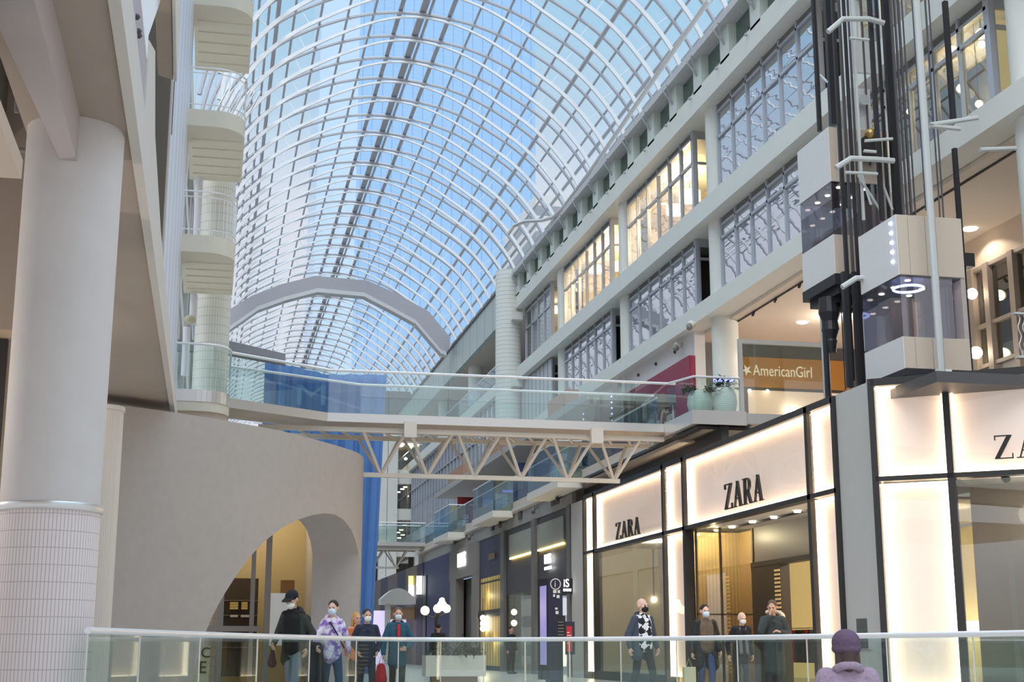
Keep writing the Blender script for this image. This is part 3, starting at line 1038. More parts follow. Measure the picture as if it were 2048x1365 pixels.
# ------------------------------------------------------------------ footbridges
def bridge(near, far, deck_z, name, label, node_x, chord_z, rail_z):
    """near and far are plan lines of the two edges, left to right"""
    t = thing(name, label, 'footbridge', (near[1][0], near[1][1], deck_z))
    poly = [tuple(p) for p in near] + [tuple(p) for p in reversed(far)]
    inset = [(p[0], p[1] + 0.06) for p in near] + [(p[0], p[1] - 0.06) for p in reversed(far)]
    MB().prism(inset, deck_z - 0.12, deck_z - 0.03).build('deck', SOFFIT, t)
    for ln in (near, far):
        mb = MB()
        for i in range(len(ln) - 1):
            a, b = Vector((*ln[i], deck_z - 0.2)), Vector((*ln[i + 1], deck_z - 0.2))
            u = (b - a).normalized()
            n = Vector((-u.y, u.x, 0)) * 0.05
            mb.extrude([a, b, b + Vector((0, 0, 0.22)), a + Vector((0, 0, 0.22))], n)
        mb.build('fascia', STEEL, t)
        for i in range(len(ln) - 1):
            a, b = Vector((*ln[i], deck_z + 0.02)), Vector((*ln[i + 1], deck_z + 0.02))
            L = (b - a).length
            m = max(1, int(round(L / 1.55)))
            u = (b - a).normalized()
            n = Vector((-u.y, u.x, 0)) * 0.015
            for k in range(m):
                p, q = a.lerp(b, k / m) + u * 0.008, a.lerp(b, (k + 1) / m) - u * 0.008
                MB().extrude([p, q, q + Vector((0, 0, rail_z - deck_z - 0.03)), p + Vector((0, 0, rail_z - deck_z - 0.03))], n).build('glass_panel', G_BRIDGE, t)
        MB().tube([(x, y, rail_z) for x, y in ln], 0.035, 8).build('handrail', RAILM, t, True)
    yn, yf = near[-1][1] + 0.25, far[-1][1] - 0.25
    ym = (yn + yf) / 2
    zt = deck_z - 0.36
    x0, x1 = node_x[0] - 0.7, node_x[-1]
    for y in (yn, yf):
        MB().box(x0 - 2.5, y - 0.06, zt - 0.06, x1 + 1.2, y + 0.06, zt + 0.06).build('top_chord', TRUSS, t)
    MB().box(x0, ym - 0.07, chord_z - 0.05, x1 + 0.15, ym + 0.07, chord_z + 0.06).build('bottom_chord', TRUSS, t)
    h = (node_x[1] - node_x[0]) / 2
    for x in node_x:
        for y in (yn, yf):
            for s in (-1, 1):
                MB().tube([(x, ym, chord_z), (x + s * h * 0.92, y, zt)], 0.045, 6).build('diagonal', TRUSS, t)
    k = 0
    x = x0 - 2.2
    while x < x1 + 1.0:
        MB().tube([(x, yn, zt + 0.02), (x + 0.55, yf, zt + 0.02)], 0.035, 5).build('cross_brace', TRUSS, t)
        x += 0.55
    return t


nx = [3.74 + 1.0 * 0]
nx = [at_y(px, 950, 36.1).x for px in (762, 855, 949, 1043, 1136, 1229)]
b1 = bridge([(0.24, 33.55), (2.75, 35.22), (12.0, 35.22)], [(0.28, 35.3), (3.75, 37.1), (12.0, 37.1)], 6.76, 'footbridge', 'white trussed footbridge with glass sides crossing the gallery', nx, 5.33, 7.88)
for px in (820, 1193):
    x = at_y(px, 868, 35.2).x
    MB().box(x - 0.16, 35.1, 6.2, x + 0.16, 35.24, 6.60).build('splice_plate', TRUSS, b1)
Y2 = 80
x2 = [at_y(px, 1138, Y2 + 0.9).x for px in (745, 792)]
bridge([(2.5, Y2), (8.0, Y2), (12.0, Y2)], [(2.5, Y2 + 1.9), (8.0, Y2 + 1.9), (12.0, Y2 + 1.9)], 6.84, 'footbridge', 'second smaller trussed footbridge far down the gallery', [x2[0] - (x2[1] - x2[0]), x2[0], x2[1]], 5.45, 7.95)

# tall blue fabric banner in the middle of the gallery
a = at_y(530, 722, 55)
bt = at_y(745, 1240, 55)
tp = at_y(772, 748, 55)
mb = MB()
NB = 48
rows = [0.0, 2, 4, 6, 8, 10, 11.2, 12.0]
vs, fs = [], []
for r, z in enumerate(rows):
    for i in range(NB + 1):
        f = i / NB
        xr = bt.x + (tp.x - bt.x) * (z - bt.z) / (tp.z - bt.z)
        x = a.x + (xr - a.x) * f
        y = 55 + 0.10 * math.sin(f * 42) + 0.06 * math.sin(f * 97 + 1) - 0.35 * abs(f - 0.52)
        zz = z if r < len(rows) - 1 else (a.z - 0.45 * min(1, f / 0.5) + 0.1 * max(0, f - 0.5))
        vs.append((x, y, zz))
for r in range(len(rows) - 1):
    for i in range(NB):
        k = r * (NB + 1) + i
        fs.append((k, k + 1, k + NB + 2, k + NB + 1))
mb.add(vs, fs)
o = mb.build('blue_banner', mat('blue_fabric', (92, 136, 198), 0.75, noise=0.08, scale=2), None, True)
sm = o.modifiers.new('thick', 'SOLIDIFY')
sm.thickness = 0.03
tag(o, 'tall folded blue fabric banner hanging in the gallery behind the footbridge', 'banner')
bm_ = at_y(588, 806, 54.0)
text_mesh('banner_lettering', 'M', (bm_.x, 54.35, bm_.z), (1, 0, 0), (0, 0, 1), 1.15, mat('banner_pale', (116, 156, 208), 0.8), o, 0.01, 1.5)  # pale letter paints a faint reflection in the bridge glass onto the banner
p, q = at_y(455, 681, 46), at_y(571, 708, 46)
t = thing('soffit_beam', 'plain flat grey beam end above the left part of the footbridge', 'beam', (p.x, 46, p.z))
MB().extrude([p, q, at_y(571, 727, 46), at_y(455, 706, 46)], (0, 0.5, 0)).build('beam_face', mat('beam_grey', (150, 150, 156), 0.7), t)
MB().box(-1.4, 46.1, at_y(455, 704, 46).z, p.x + 0.02, 46.4, p.z - 0.02).build('beam_bracket', mat('beam_grey', (0, 0, 0)), t)
# ------------------------------------------------------------------ bright white shopfront, ground level right
XZ = 12.0
LPANEL = mat('frosted_panel', (232, 214, 202), 0.7, emit=(255, 226, 208), power=0.16)
LSTRIP = emis('edge_led', (255, 226, 186), 4.6)


def lightbox(name, o, u, n, w, h, parent):
    """edge-lit box: frosted back panel, LED strips on its four inner sides, clear cover"""
    o, u, n = Vector(o), Vector(u).normalized(), Vector(n).normalized()
    up = Vector((0, 0, 1))
    D = 0.2
    b = MB().frame_box(o + n * D, u, n, w, h, 0.02).build(name, LPANEL, parent)
    s = 0.035
    mb = MB()
    mb.frame_box(o + n * 0.05, u, n, s, h, D - 0.06)
    mb.frame_box(o + u * (w - s) + n * 0.05, u, n, s, h, D - 0.06)
    mb.frame_box(o + n * 0.05, u, n, w, s, D - 0.06)
    mb.frame_box(o + up * (h - s) + n * 0.05, u, n, w, s, D - 0.06)
    mb.build('led_strip', LSTRIP, b)
    MB().frame_box(o + n * 0.02, u, n, w, h, 0.006).build('clear_cover', glass('box_cover', (255, 255, 255), 0.04), b)
    return b


t = thing('shopfront', 'long shopfront of glowing white panels with black lettering above its entrance', 'shopfront', (XZ, 35, 0))
Fy, Ny = (0, -1, 0), (1, 0, 0)
ZT, ZL = 5.72, 4.0
cuts = [44.75, 43.5, 36.4, 34.7, 26.82, 25.52]
mb = MB()
for y in cuts:
    mb.box(XZ - 0.06, y - 0.075, 0, XZ + 0.2, y + 0.075, ZT + 0.12)
mb.box(XZ - 0.06, cuts[-1], ZT, XZ + 0.25, cuts[0], ZT + 0.14)
mb.box(XZ - 0.06, cuts[-1], ZL - 0.07, XZ + 0.2, cuts[0], ZL + 0.03)
mb.box(XZ - 0.06, 36.4, 0, XZ + 0.2, 43.5, 0.25)
mb.build('black_frame', DARK, t)
for i in range(5):
    ya, yb = cuts[i] - 0.075, cuts[i + 1] + 0.075
    lightbox('light_panel', (XZ, ya, ZL + 0.04), Fy, Ny, ya - yb, ZT - ZL - 0.05, t)
    if i in (0, 2, 4):
        lightbox('light_panel', (XZ, ya, 0.22), Fy, Ny, ya - yb, ZL - 0.32, t)
INK = mat('sign_black', (28, 26, 26), 0.5)


def zara(px0, py0, px1, py1):
    a, b = at_x(px0, py0, XZ - 0.05), at_x(px1, py1, XZ - 0.05)
    return a, b


a = at_x(1232, 1081, XZ - 0.05)
serif_word('sign_lettering', 'ZARA', (XZ - 0.02, a.y, a.z), Fy, 0.50, INK, t, (-1, 0, 0), 1.42)
a = at_x(1450, 1021, XZ - 0.05)
serif_word('sign_lettering', 'ZARA', (XZ - 0.02, a.y, a.z), Fy, 0.60, INK, t, (-1, 0, 0), 1.16)
# left display window
MB().box(XZ + 0.02, 36.48, 0.25, XZ + 0.04, 43.42, ZL - 0.08).build('window_glass', glass('display_glass', (226, 226, 220), 0.16), t)
WGREY = mat('shop_greige', (176, 170, 156), 0.8, noise=0.05)
MB().box(14.6, 36.4, 0, 14.7, 43.5, 4.4).build('display_wall', WGREY, t)
MB().box(12.3, 44.7, 0, 16, 44.8, 4.2).build('display_wall', WGREY, t)
MB().box(XZ + 0.15, 36.4, 4.15, 16, 44.7, 4.25).build('display_ceiling', WHITE, t)
mb = MB()
for k in range(7):
    mb.box(14.45, 37.2 + k * 0.35, 0.1, 14.6, 37.24 + k * 0.35, 3.4)
mb.build('display_rod', mat('warm_brass', (196, 168, 116), 0.4, 0.6), t)
MB().box(14.2, 36.8, 0, 14.5, 38.8, 3.2).build('display_screen', mat('pale_gold', (196, 180, 140), 0.7, emit=(255, 226, 160), power=0.15), t)
# entrance recess
MB().box(XZ + 0.1, 26.8, ZL, 18.5, 34.7, ZL + 0.06).build('recess_ceiling', mat('recess_white', (206, 198, 188), 0.7), t)
YSD = 34.55
XE = at_y(1512, 1200, YSD).x
MB().box(XZ + 0.25, 26.75, 0, XE, 26.85, ZL).build('recess_side', GREYP, t)
MB().box(XZ + 0.2, YSD, 0.05, XE, YSD + 0.02, ZL).build('entrance_glass', G_SHOP, t)
mb = MB()
for x in (XZ + 0.22, at_y(1444, 1200, YSD).x, XE - 0.03):
    mb.box(x - 0.02, YSD - 0.04, 0, x + 0.02, YSD + 0.05, ZL)
mb.box(XZ + 0.2, YSD - 0.04, 1.77, XE, YSD + 0.05, 1.81)
mb.build('entrance_frame', mat('bronze_line', (92, 76, 58), 0.5), t)
CURT = striped('ribbed_curtain', (232, 206, 150), (206, 174, 118), 'X', 0.10, 0.4, 0.8)
MB().box(XZ + 0.25, 36.1, 0, XE + 1.5, 36.2, ZL).build('curtain', CURT, t)
MB().box(XE + 0.2, 34.9, 0, XE + 0.3, 36.1, ZL).build('curtain', CURT, t)
lamp('vestibule_light', 'POINT', (XZ + 1.0, 35.3, 3.85), 170, (1.0, 0.86, 0.62), 0.06)
yB = YSD
yC, yD = at_x(1570, 1200, XE).y, at_x(1634, 1200, XE).y
MB().box(XE - 0.02, yD - 0.6, 3.05, XE + 0.1, yB, ZL).build('transom_panel', mat('transom_grey', (160, 154, 146), 0.4), t)
MB().box(XE - 0.1, yC, 0, XE + 0.15, yB, 3.05).build('door_leaf', mat('dark_bronze', (58, 48, 42), 0.5), t)
MB().box(XE - 0.12, yD - 0.6, 2.98, XE + 0.15, yB, 3.10).build('door_head', DARK, t)
mb = MB()
yv = at_x(1556, 1200, XE - 0.12).y
for k in range(26):
    mb.box(XE - 0.13, yv - 0.16, 0.3 + k * 0.1, XE - 0.11, yv + 0.16, 0.35 + k * 0.1)
mb.build('door_grille', mat('grille_gold', (190, 158, 100), 0.5, 0.4, emit=(255, 216, 150), power=0.3), t)
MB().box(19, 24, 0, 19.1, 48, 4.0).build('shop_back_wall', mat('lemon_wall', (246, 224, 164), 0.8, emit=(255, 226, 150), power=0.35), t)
MB().box(18.3, 26.0, 1.35, 18.6, 36, 1.6).build('shop_light_band', COOL, t)
mb = MB()
mb.tube([(XZ + 1.1, 33.8, ZL - 0.03), (XZ + 1.1, 27.2, ZL - 0.03)], 0.025, 6)
mb.build('light_track', BLACK, t)
for y in (33.2, 30.4, 28.4):
    lamp('shop_light', 'POINT', (15.8, y, 3.75), 130, (1.0, 0.84, 0.58), 0.08)
lamp('display_light', 'POINT', (13.4, 41.5, 4.05), 330, (1.0, 0.88, 0.7), 0.06)
dl = [(1464, 1055), (1505, 1045), (1548, 1036), (1595, 1024), (1588, 1055), (1486, 1078), (1420, 1089), (1401, 1070), (1450, 1083), (1517, 1071)]
for k, (px, py) in enumerate(dl):
    c = at_z(px, py, ZL - 0.03)
    tag(MB().lathe((c.x, c.y, c.z - 0.02), [(0.075, 0), (0.09, 0.03)], 14).build('downlight', SPOT), 'small round downlight in the ceiling of the bright shop entrance', 'ceiling light', 'downlights in the shop entrance')
for k, (px, py, X) in enumerate(((1333, 1192, 14.2), (1308, 1200, 14.3), (1261, 1228, 14.3))):
    c = at_x(px, py, X)
    g_ = thing('display_lamp', '', 'lamp', c)
    MB().ball(c, 0.10, 10, 8).build('globe', WARM, g_, True)
    MB().tube([c, (c.x, c.y, 4.15)], 0.01, 5).build('cord', BLACK, g_)
    tag(g_, ['brightest small lamp in the display window left of the entrance', 'smaller lamp beside the brightest one in the display window', 'low small lamp behind the bald man in the display window'][k], 'lamp')
c = at_x(1227, 1222, 13.6)
tag(MB().lathe((c.x, c.y, c.z - 0.14), [(0.03, 0), (0.3, 0.08), (0.36, 0.16), (0.2, 0.28), (0.03, 0.32)], 20).build('pendant_lamp', mat('shade_dark', (96, 86, 74), 0.6), None, True), 'dark wide pendant shade hanging in the display window', 'lamp')
# clothes rail seen through the open door
t = thing('clothes_rail', 'clothes rail with dark and red garments inside the bright doorway', 'clothes rail', at_x(1612, 1330, 16.5))
c = at_x(1612, 1275, 16.5)
MB().tube([(c.x, c.y + 1.0, 0), (c.x, c.y + 1.0, 1.5), (c.x, c.y - 1.0, 1.5), (c.x, c.y - 1.0, 0)], 0.02, 6).build('rail_frame', STEEL, t)
for k in range(8):
    y = c.y + 0.85 - k * 0.22
    cc = [(40, 38, 40), (52, 44, 44), (150, 40, 44), (36, 36, 42)][k % 4]
    MB().box(c.x - 0.22, y - 0.05, 0.55, c.x + 0.22, y + 0.05, 1.45).build('garment', mat('garment_%d' % (k % 4), cc, 0.9), t)

# grey pier between the two white fronts, with a wall box
pr = struct('wall_shop_pier', (12, 24.6, 0))
MB().box(XZ, 23.86, 0, XZ + 0.12, 25.44, 5.86).build('pier_panel', GREYP, pr)
t = thing('wall_box', 'recessed grey fire hose cabinet on the grey pier', 'cabinet', (XZ, 24.5, 1.2))
p, q = at_x(1707, 1228, XZ - 0.02), at_x(1743, 1300, XZ - 0.02)
MB().box(XZ - 0.02, q.y, q.z, XZ + 0.02, p.y, p.z).build('cabinet_frame', GREYP, t)
MB().box(XZ - 0.03, q.y + 0.12, q.z + 0.02, XZ + 0.0, p.y - 0.12, p.z - 0.1).build('cabinet_door', mat('cabinet_glass', (92, 96, 94), 0.15), t)

# angled white front, far right
t = thing('shopfront', 'angled white glowing shopfront panels nearest the camera with one large black letter', 'shopfront', (12.9, 22.9, 0))
A, B, C, D = [Vector((x, y, 0)) for x, y in ((11.93, 23.76), (12.98, 22.93), (16.2, 20.4), (16.2, 20.4))]
u = (C - A).normalized()
n = Vector((-u.y, u.x, 0))
if n.dot(EYE - A) > 0:
    n = -n
w1, w2 = (B - A).dot(u), (C - A).dot(u)
mb = MB()
for s in (0.0, w1, w2):
    mb.frame_box(A + u * (s - 0.06) - n * 0.06, u, n, 0.12, ZT + 0.14, 0.26)
mb.frame_box(A - n * 0.06 + Vector((0, 0, ZT)), u, n, w2, 0.14, 0.26)
mb.frame_box(A - n * 0.06 + Vector((0, 0, ZL - 0.06)), u, n, w2, 0.09, 0.26)
mb.build('black_frame', DARK, t)
lightbox('light_panel', A + u * 0.07 + Vector((0, 0, ZL + 0.04)), u, n, w1 - 0.14, ZT - ZL - 0.05, t)
lightbox('light_panel', A + u * 0.07 + Vector((0, 0, 0.2)), u, n, w1 - 0.14, ZL - 0.3, t)
lightbox('light_panel', A + u * (w1 + 0.07) + Vector((0, 0, ZL + 0.04)), u, n, w2 - w1 - 0.14, ZT - ZL - 0.05, t)
# sign letters start where the photo shows the large Z
d = ray(1990, 920)
s = (A - EYE).dot(n) / d.dot(n)
P = EYE + d * s
serif_word('sign_lettering', 'ZARA', P - n * 0.03, u, 0.42, INK, t, -n, 1.1)
MB().frame_box(A + u * (w1 + 0.06) + Vector((0, 0, 0.1)), u, n, w2 - w1 - 0.12, ZL - 0.2, 0.02).build('window_glass', G_SHOP, t)
MB().frame_box(A + u * (w1 + 0.1) + n * 1.4, u, n, w2 - w1, 4.4, 0.1).build('display_wall', mat('display_greige', (168, 158, 148), 0.8), t)
MB().frame_box(A + u * (w1 + 0.1) + n * 0.2 + Vector((0, 0, 3.95)), u, n, w2 - w1, 0.05, 1.3).build('display_ceiling', WHITE, t)
MB().frame_box(A + u * (w1 + 0.75) + n * 0.9, u, n, 0.10, 2.9, 0.05).build('display_post', STEEL, t)
MB().frame_box(A + u * (w1 + 0.75) + n * 0.9 + Vector((0, 0, 2.85)), u, n, 2.0, 0.05, 0.05).build('display_post', STEEL, t)
lamp('display_light', 'POINT', A + u * (w1 + 1.2) + n * 0.7 + Vector((0, 0, 3.3)), 26, (1.0, 0.9, 0.78), 0.2)
d = ray(2008, 955)
c = EYE + d * ((A - EYE).dot(n) / d.dot(n)) + n * 0.3
t = thing('track_spot', 'black spotlight hanging inside the angled shop window', 'spotlight', c)
MB().tube([c + Vector((-0.06, 0, 0.16)), c + Vector((-0.06, 0, -0.02))], 0.035, 8).build('spot_arm', BLACK, t)
MB().ball(c, 0.075, 12, 8).build('spot_head', BLACK, t, True)
# roof behind the shop fronts
MB().box(12.3, 22, 5.5, 26, 33, 5.7).build('shop_roof', CHAR, pr)
MB().box(16.3, 12, 5.5, 26, 22, 5.7).build('shop_roof', CHAR, pr)

# ------------------------------------------------------------------ darker shops further along
XS = 12.0


def rect_x(mb, px0, px1, z0, z1, X=XS, d=0.08):
    ya, yb = at_x(px0, 1150, X).y, at_x(px1, 1150, X).y
    mb.box(X, yb, z0, X + d, ya, z1)
    return mb


t = thing('shopfront', 'dark grey shopfront with two yellow lit upper panes beside the white front', 'shopfront', (XS, 52, 0))
MB().box(XS, 44.85, 0, XS + 0.3, 46.55, 5.76).build('stone_pier', mat('stone_pier', (196, 190, 184), 0.7), t)
MB().box(XS + 0.1, 46.55, 3.1, XS + 0.2, 57.9, 5.76).build('fascia_panel', CHAR, t)
for px in (1004, 1066, 1137):
    rect_x(MB(), px - 4, px + 3, 0, 5.76, XS - 0.02, 0.2).build('pilaster', mat('pilaster_grey', (110, 106, 104), 0.5), t)
UPG = mat('frosted_upper', (150, 152, 140), 0.5, noise=0.08, scale=4)
for a_, b_ in ((1018, 1064), (1074, 1127)):
    mb = MB()
    rect_x(mb, a_, b_, 4.55, 5.5, XS + 0.06)
    o = mb.build('upper_pane', UPG, t)
    mb = MB()
    rect_x(mb, a_ + 1, b_ - 1, 4.5, 4.56, XS + 0.02, 0.06)
    mb.build('light_strip', emis('yellow_strip', (255, 222, 110), 9.0), t)
mb = MB()
rect_x(mb, 1010, 1064, 0, 3.1, XS + 0.1, 0.02)
mb.build('door_glass', G_SHOP, t)
MB().box(XS + 3, 46.6, 0, XS + 3.1, 57.9, 3.2).build('shop_wall', mat('warm_dim', (150, 132, 104), 0.8, noise=0.3, scale=1.2), t)
MB().box(XS + 0.2, 46.6, 3.1, XS + 3, 57.9, 3.2).build('shop_ceiling', CHAR, t)
GLOW = emis('sign_glow', (255, 255, 255), 4.0)
y = at_x(1088, 1150, XS - 0.05).y
z = at_x(1088, 1141, XS - 0.05).z
text_mesh('sign_lettering', 'BOSS', (XS - 0.02, y, z + 0.22), (0, -1, 0), (0, 0, 1), 0.48, GLOW, t, 0.03, 0.82)
MB().box(XS - 0.04, y - 1.0, z, XS, y, z + 0.1).build('sign_bar', GLOW, t)
lamp('shop_light', 'POINT', (13.6, 52, 3.0), 80, (1.0, 0.82, 0.55), 0.06)
t = thing('shopfront', 'navy panelled shopfront with tall yellow lit doors', 'shopfront', (XS, 61, 0))
MB().box(XS + 0.1, 58.05, 0, XS + 0.2, 63.8, 5.76).build('fascia_panel', mat('navy_fascia', (58, 58, 84), 0.5), t)
mb = MB()
rect_x(mb, 962, 1000, 0.2, 4.0, XS + 0.06, 0.03)
mb.build('lit_doors', striped('lit_doors', (232, 196, 112), (70, 58, 40), 'Y', 0.62, 0.14, 0.5, 'Z', 1.25, 0.07), t)
MB().box(XS + 0.02, 58.3, 2.28, XS + 0.1, 63.7, 2.55).build('door_band', BLACK, t)
MB().box(XS + 0.04, 60, 4.75, XS + 0.1, 61.4, 5.0).build('sign_plate', mat('bronze_plate', (120, 92, 64), 0.4), t)
for a_, b_, c_ in ((61.5, 3.2, 50), (60.0, 1.2, 50)):
    lamp('door_light', 'POINT', (XS - 0.25, a_, b_), 9, (1.0, 0.85, 0.5), 0.1)
t = thing('shopfront', 'grey stone portal shopfront with a glowing white sign', 'shopfront', (XS, 67.5, 0))
mb = MB()
rect_x(mb, 900, 912, 0, 4.28, XS - 0.04, 0.4)
rect_x(mb, 943, 953, 0, 4.28, XS - 0.04, 0.4)
mb.box(XS - 0.05, 63.95, 4.28, XS + 0.3, 71.3, 5.76)
mb.build('portal_frame', mat('portal_stone', (136, 128, 122), 0.6), t)
MB().box(XS + 0.5, 64, 0, XS + 0.6, 71, 4.3).build('portal_recess', mat('portal_dark', (86, 80, 76), 0.7), t)
y = at_x(915, 1150, XS - 0.1).y
z = at_x(915, 1136, XS - 0.1).z
text_mesh('sign_lettering', 'BOSS', (XS - 0.1, y, z), (0, -1, 0), (0, 0, 1), 0.95, GLOW, t, 0.03, 0.95)
for y in (66.5, 68.2):
    lamp('portal_light', 'SPOT', (XS + 0.3, y, 4.2), 120, (1, 0.95, 0.85), 0.05).data.spot_size = 0.5
t = thing('shopfront', 'deep blue shopfront beyond the stone portal', 'shopfront', (XS, 76, 0))
MB().box(XS + 0.05, 71.5, 0, XS + 0.15, 80.6, 5.76).build('fascia_panel', NAVY, t)
MB().box(XS, 79.5, 0, XS + 0.1, 80.7, 5.0).build('pilaster', DARK, t)
t = thing('shopfront', 'far shopfront with small yellow and white glowing signs', 'shopfront', (XS, 88, 0))
MB().box(XS, 80.8, 0, XS + 0.1, 112, 5.76).build('fascia_panel', striped('far_shops', (110, 96, 92), (54, 56, 78), 'Y', 9.0, 0.45, 0.6), t)
for px, py, w, h, c, pw in ((817, 1163, 0.28, 0.5, (255, 232, 40), 3.0), (817, 1181, 0.75, 0.45, (255, 255, 255), 4.0), (833, 1163, 0.3, 0.5, (255, 255, 255), 4.0), (833, 1180, 0.55, 0.45, (255, 255, 255), 4.0), (816, 1193, 0.28, 0.35, (255, 255, 255), 4.0)):
    c3 = at_x(px, py, XS - 0.3)
    MB().box(c3.x, c3.y - 0.05, c3.z - h / 2 * 1.2, c3.x + w, c3.y, c3.z + h / 2 * 1.2).build('glow_sign', emis('glow_%d_%d' % (c[2], int(pw)), c, pw), t)
# navy backing behind the shop line
MB().box(XS + 3.2, 44.9, 0, XS + 3.3, 58, 5.7).build('shop_back', DARK, pr)

# blade sign, information totem, menu board, red stand
t = thing('blade_sign', 'black blade sign with white lettering sticking out beside the totem', 'sign', (11.4, 46, 2.4))
p, q = at_y(1124, 1158, 46.4), at_y(1139, 1188, 46.4)
MB().box(p.x, 46.4, q.z, q.x + 0.2, 46.5, p.z).build('sign_face', BLACK, t)
text_mesh('sign_lettering', 'iS', (p.x + 0.04, 46.38, q.z + 0.22), (1, 0, 0), (0, 0, 1), 0.38, GLOW, t, 0.01, 0.8)
mb = MB()
for k in range(3):
    mb.box(p.x + 0.04 + k * 0.1, 46.37, q.z + 0.08, p.x + 0.11 + k * 0.1, 46.4, q.z + 0.16)
mb.build('sign_mark', GLOW, t)
t = thing('information_totem', 'dark navy information totem with a white letter i in a circle', 'totem', (9.3, 38, 0))
p, q = at_y(1097, 1157, 38), at_y(1126, 1300, 38)
MB().box(p.x, 38, 0, q.x, 38.4, p.z).build('totem_face', mat('totem_navy', (38, 44, 70), 0.4), t)
a_ = at_y(1080, 1157, 38.6)
mb = MB().add([(p.x, 38.0, 0.1), (a_.x, 38.9, 0.1), (a_.x, 38.9, p.z), (p.x, 38.0, p.z), (p.x, 38.4, 0.1), (a_.x + 0.1, 39.0, 0.1), (a_.x + 0.1, 39.0, p.z), (p.x, 38.4, p.z)],
              [(0, 1, 2, 3), (4, 7, 6, 5), (0, 4, 5, 1), (1, 5, 6, 2), (2, 6, 7, 3), (3, 7, 4, 0)])
mb.build('screen_side', BLACK, t)
s0, s1 = Vector((p.x - 0.03, 38.03, 0.5)), Vector((a_.x + 0.06, 38.8, 0.5))
nn = Vector((-0.03, -0.02, 0))
MB().extrude([s0 + nn, s1 + nn, s1 + nn + Vector((0, 0, p.z - 0.7)), s0 + nn + Vector((0, 0, p.z - 0.7))], (-0.01, -0.01, 0)).build('screen', mat('purple_screen', (150, 140, 196), 0.3, noise=0.3, scale=2.5, emit=(176, 164, 226), power=0.5), t)
c = at_y(1111, 1169, 37.98)
ring = MB()
ring.tube([(c.x + 0.14 * math.cos(k * math.pi / 12), 37.98, c.z + 0.14 * math.sin(k * math.pi / 12)) for k in range(25)], 0.014, 5, cap=False)
ring.build('info_ring', LET, t)
text_mesh('info_letter', 'i', (c.x - 0.04, 37.98, c.z - 0.085), (1, 0, 0), (0, 0, 1), 0.26, LET, t, 0.008)
mb = MB()
for k, (px, py, w, h) in enumerate(((1106, 1184, 7, 6), (1115, 1184, 5, 6), (1106, 1192, 4, 5), (1113, 1194, 6, 6), (1110, 1218, 5, 4), (1111, 1226, 6, 6))):
    c = at_y(px, py, 37.99)
    mb.box(c.x, 37.97, c.z - h * 0.007, c.x + w * 0.0135, 37.99, c.z + h * 0.007)
mb.build('direction_mark', LET, t)
t = thing('menu_board', 'small black menu board with grey lines in front of the totem', 'sign', at_y(1120, 1290, 36))
p, q = at_y(1112, 1232, 36), at_y(1131, 1282, 36)
MB().box(p.x, 36, q.z, q.x, 36.04, p.z).build('board', BLACK, t)
mb = MB()
for k in range(5):
    z = p.z - 0.18 - k * 0.08
    mb.box(p.x + 0.05, 35.98, z, q.x - 0.05, 36, z + 0.025)
mb.build('board_line', mat('line_grey', (120, 118, 116), 0.6), t)
MB().tube([((p.x + q.x) / 2, 36.03, 0), ((p.x + q.x) / 2, 36.03, q.z)], 0.025, 6).build('stand_post', BLACK, t)
t = thing('poster_stand', 'red poster stand with white text lines beside the stone pier', 'sign', at_y(1140, 1300, 37))
p, q = at_y(1131, 1244, 37), at_y(1150, 1310, 37)
MB().box(p.x, 37, q.z, q.x, 37.06, p.z).build('poster_frame', mat('frame_navy', (44, 48, 66), 0.5), t)
MB().box(p.x + 0.02, 36.98, q.z + 0.08, p.x + 0.17, 37, p.z - 0.12).build('poster', mat('poster_red', (196, 44, 50), 0.5), t)
mb = MB()
for k in range(5):
    z = p.z - 0.3 - k * 0.07
    mb.box(p.x + 0.03, 36.97, z, p.x + 0.10 + 0.05 * (k % 2), 36.985, z + 0.02)
mb.build('poster_line', LET, t)
MB().tube([(p.x + 0.13, 37.03, 0), (p.x + 0.13, 37.03, q.z)], 0.02, 6).build('stand_post', STEEL, t)

# white planter box, street lamp
t = thing('planter_box', 'long white planter box with mixed plants behind the front rail', 'planter', at_y(912, 1345, 38))
p, q = at_y(852, 1312, 38), at_y(972, 1352, 38)
MB().box(p.x, 38, q.z - 0.02, q.x, 38.7, p.z).build('box_body', mat('planter_white', (222, 220, 212), 0.6), t)
MB().box(p.x + 0.2, 38.15, 0, q.x - 0.2, 38.6, q.z - 0.02).build('box_plinth', mat('plinth_tan', (150, 128, 104), 0.6), t)
plant(((p.x * 0.55 + q.x * 0.45), 38.3, p.z), 0.8, 0.65, 5, 26, parent=t)
plant(((p.x * 0.15 + q.x * 0.85), 38.3, p.z), 0.35, 0.45, 6, 12, parent=t)
lp = at_y(872, 1300, 48)
t = thing('street_lamp', 'old style lamp post with a cluster of glowing globes', 'lamp', (lp.x, 48, 0))
MB().lathe((lp.x, 48, 0), [(0.2, 0), (0.1, 0.3), (0.07, 0.5), (0.05, 2.1)], 14).build('post', BLACK, t, True)
for px, py, r in ((850, 1222, 0.15), (875, 1218, 0.14), (884, 1212, 0.17), (893, 1218, 0.14), (884, 1202, 0.1)):
    c = at_y(px, py, 48)
    MB().ball(c, r, 14, 10).build('globe', emis('globe_glow', (255, 226, 180), 9.0), t, True)
    MB().tube([(lp.x, 48, 1.95), (c.x, 48, c.z - r)], 0.02, 5).build('arm', BLACK, t)
lb = ['globe lamp in the dark shop doorway, left of the pair', 'globe lamp in the dark shop doorway, right of the pair', 'upper small globe hanging in the dark shop window', 'lower small globe hanging in the dark shop window', 'top globe of the three beside the yellow doors', 'middle globe of the three beside the yellow doors', 'bottom globe of the three beside the yellow doors']
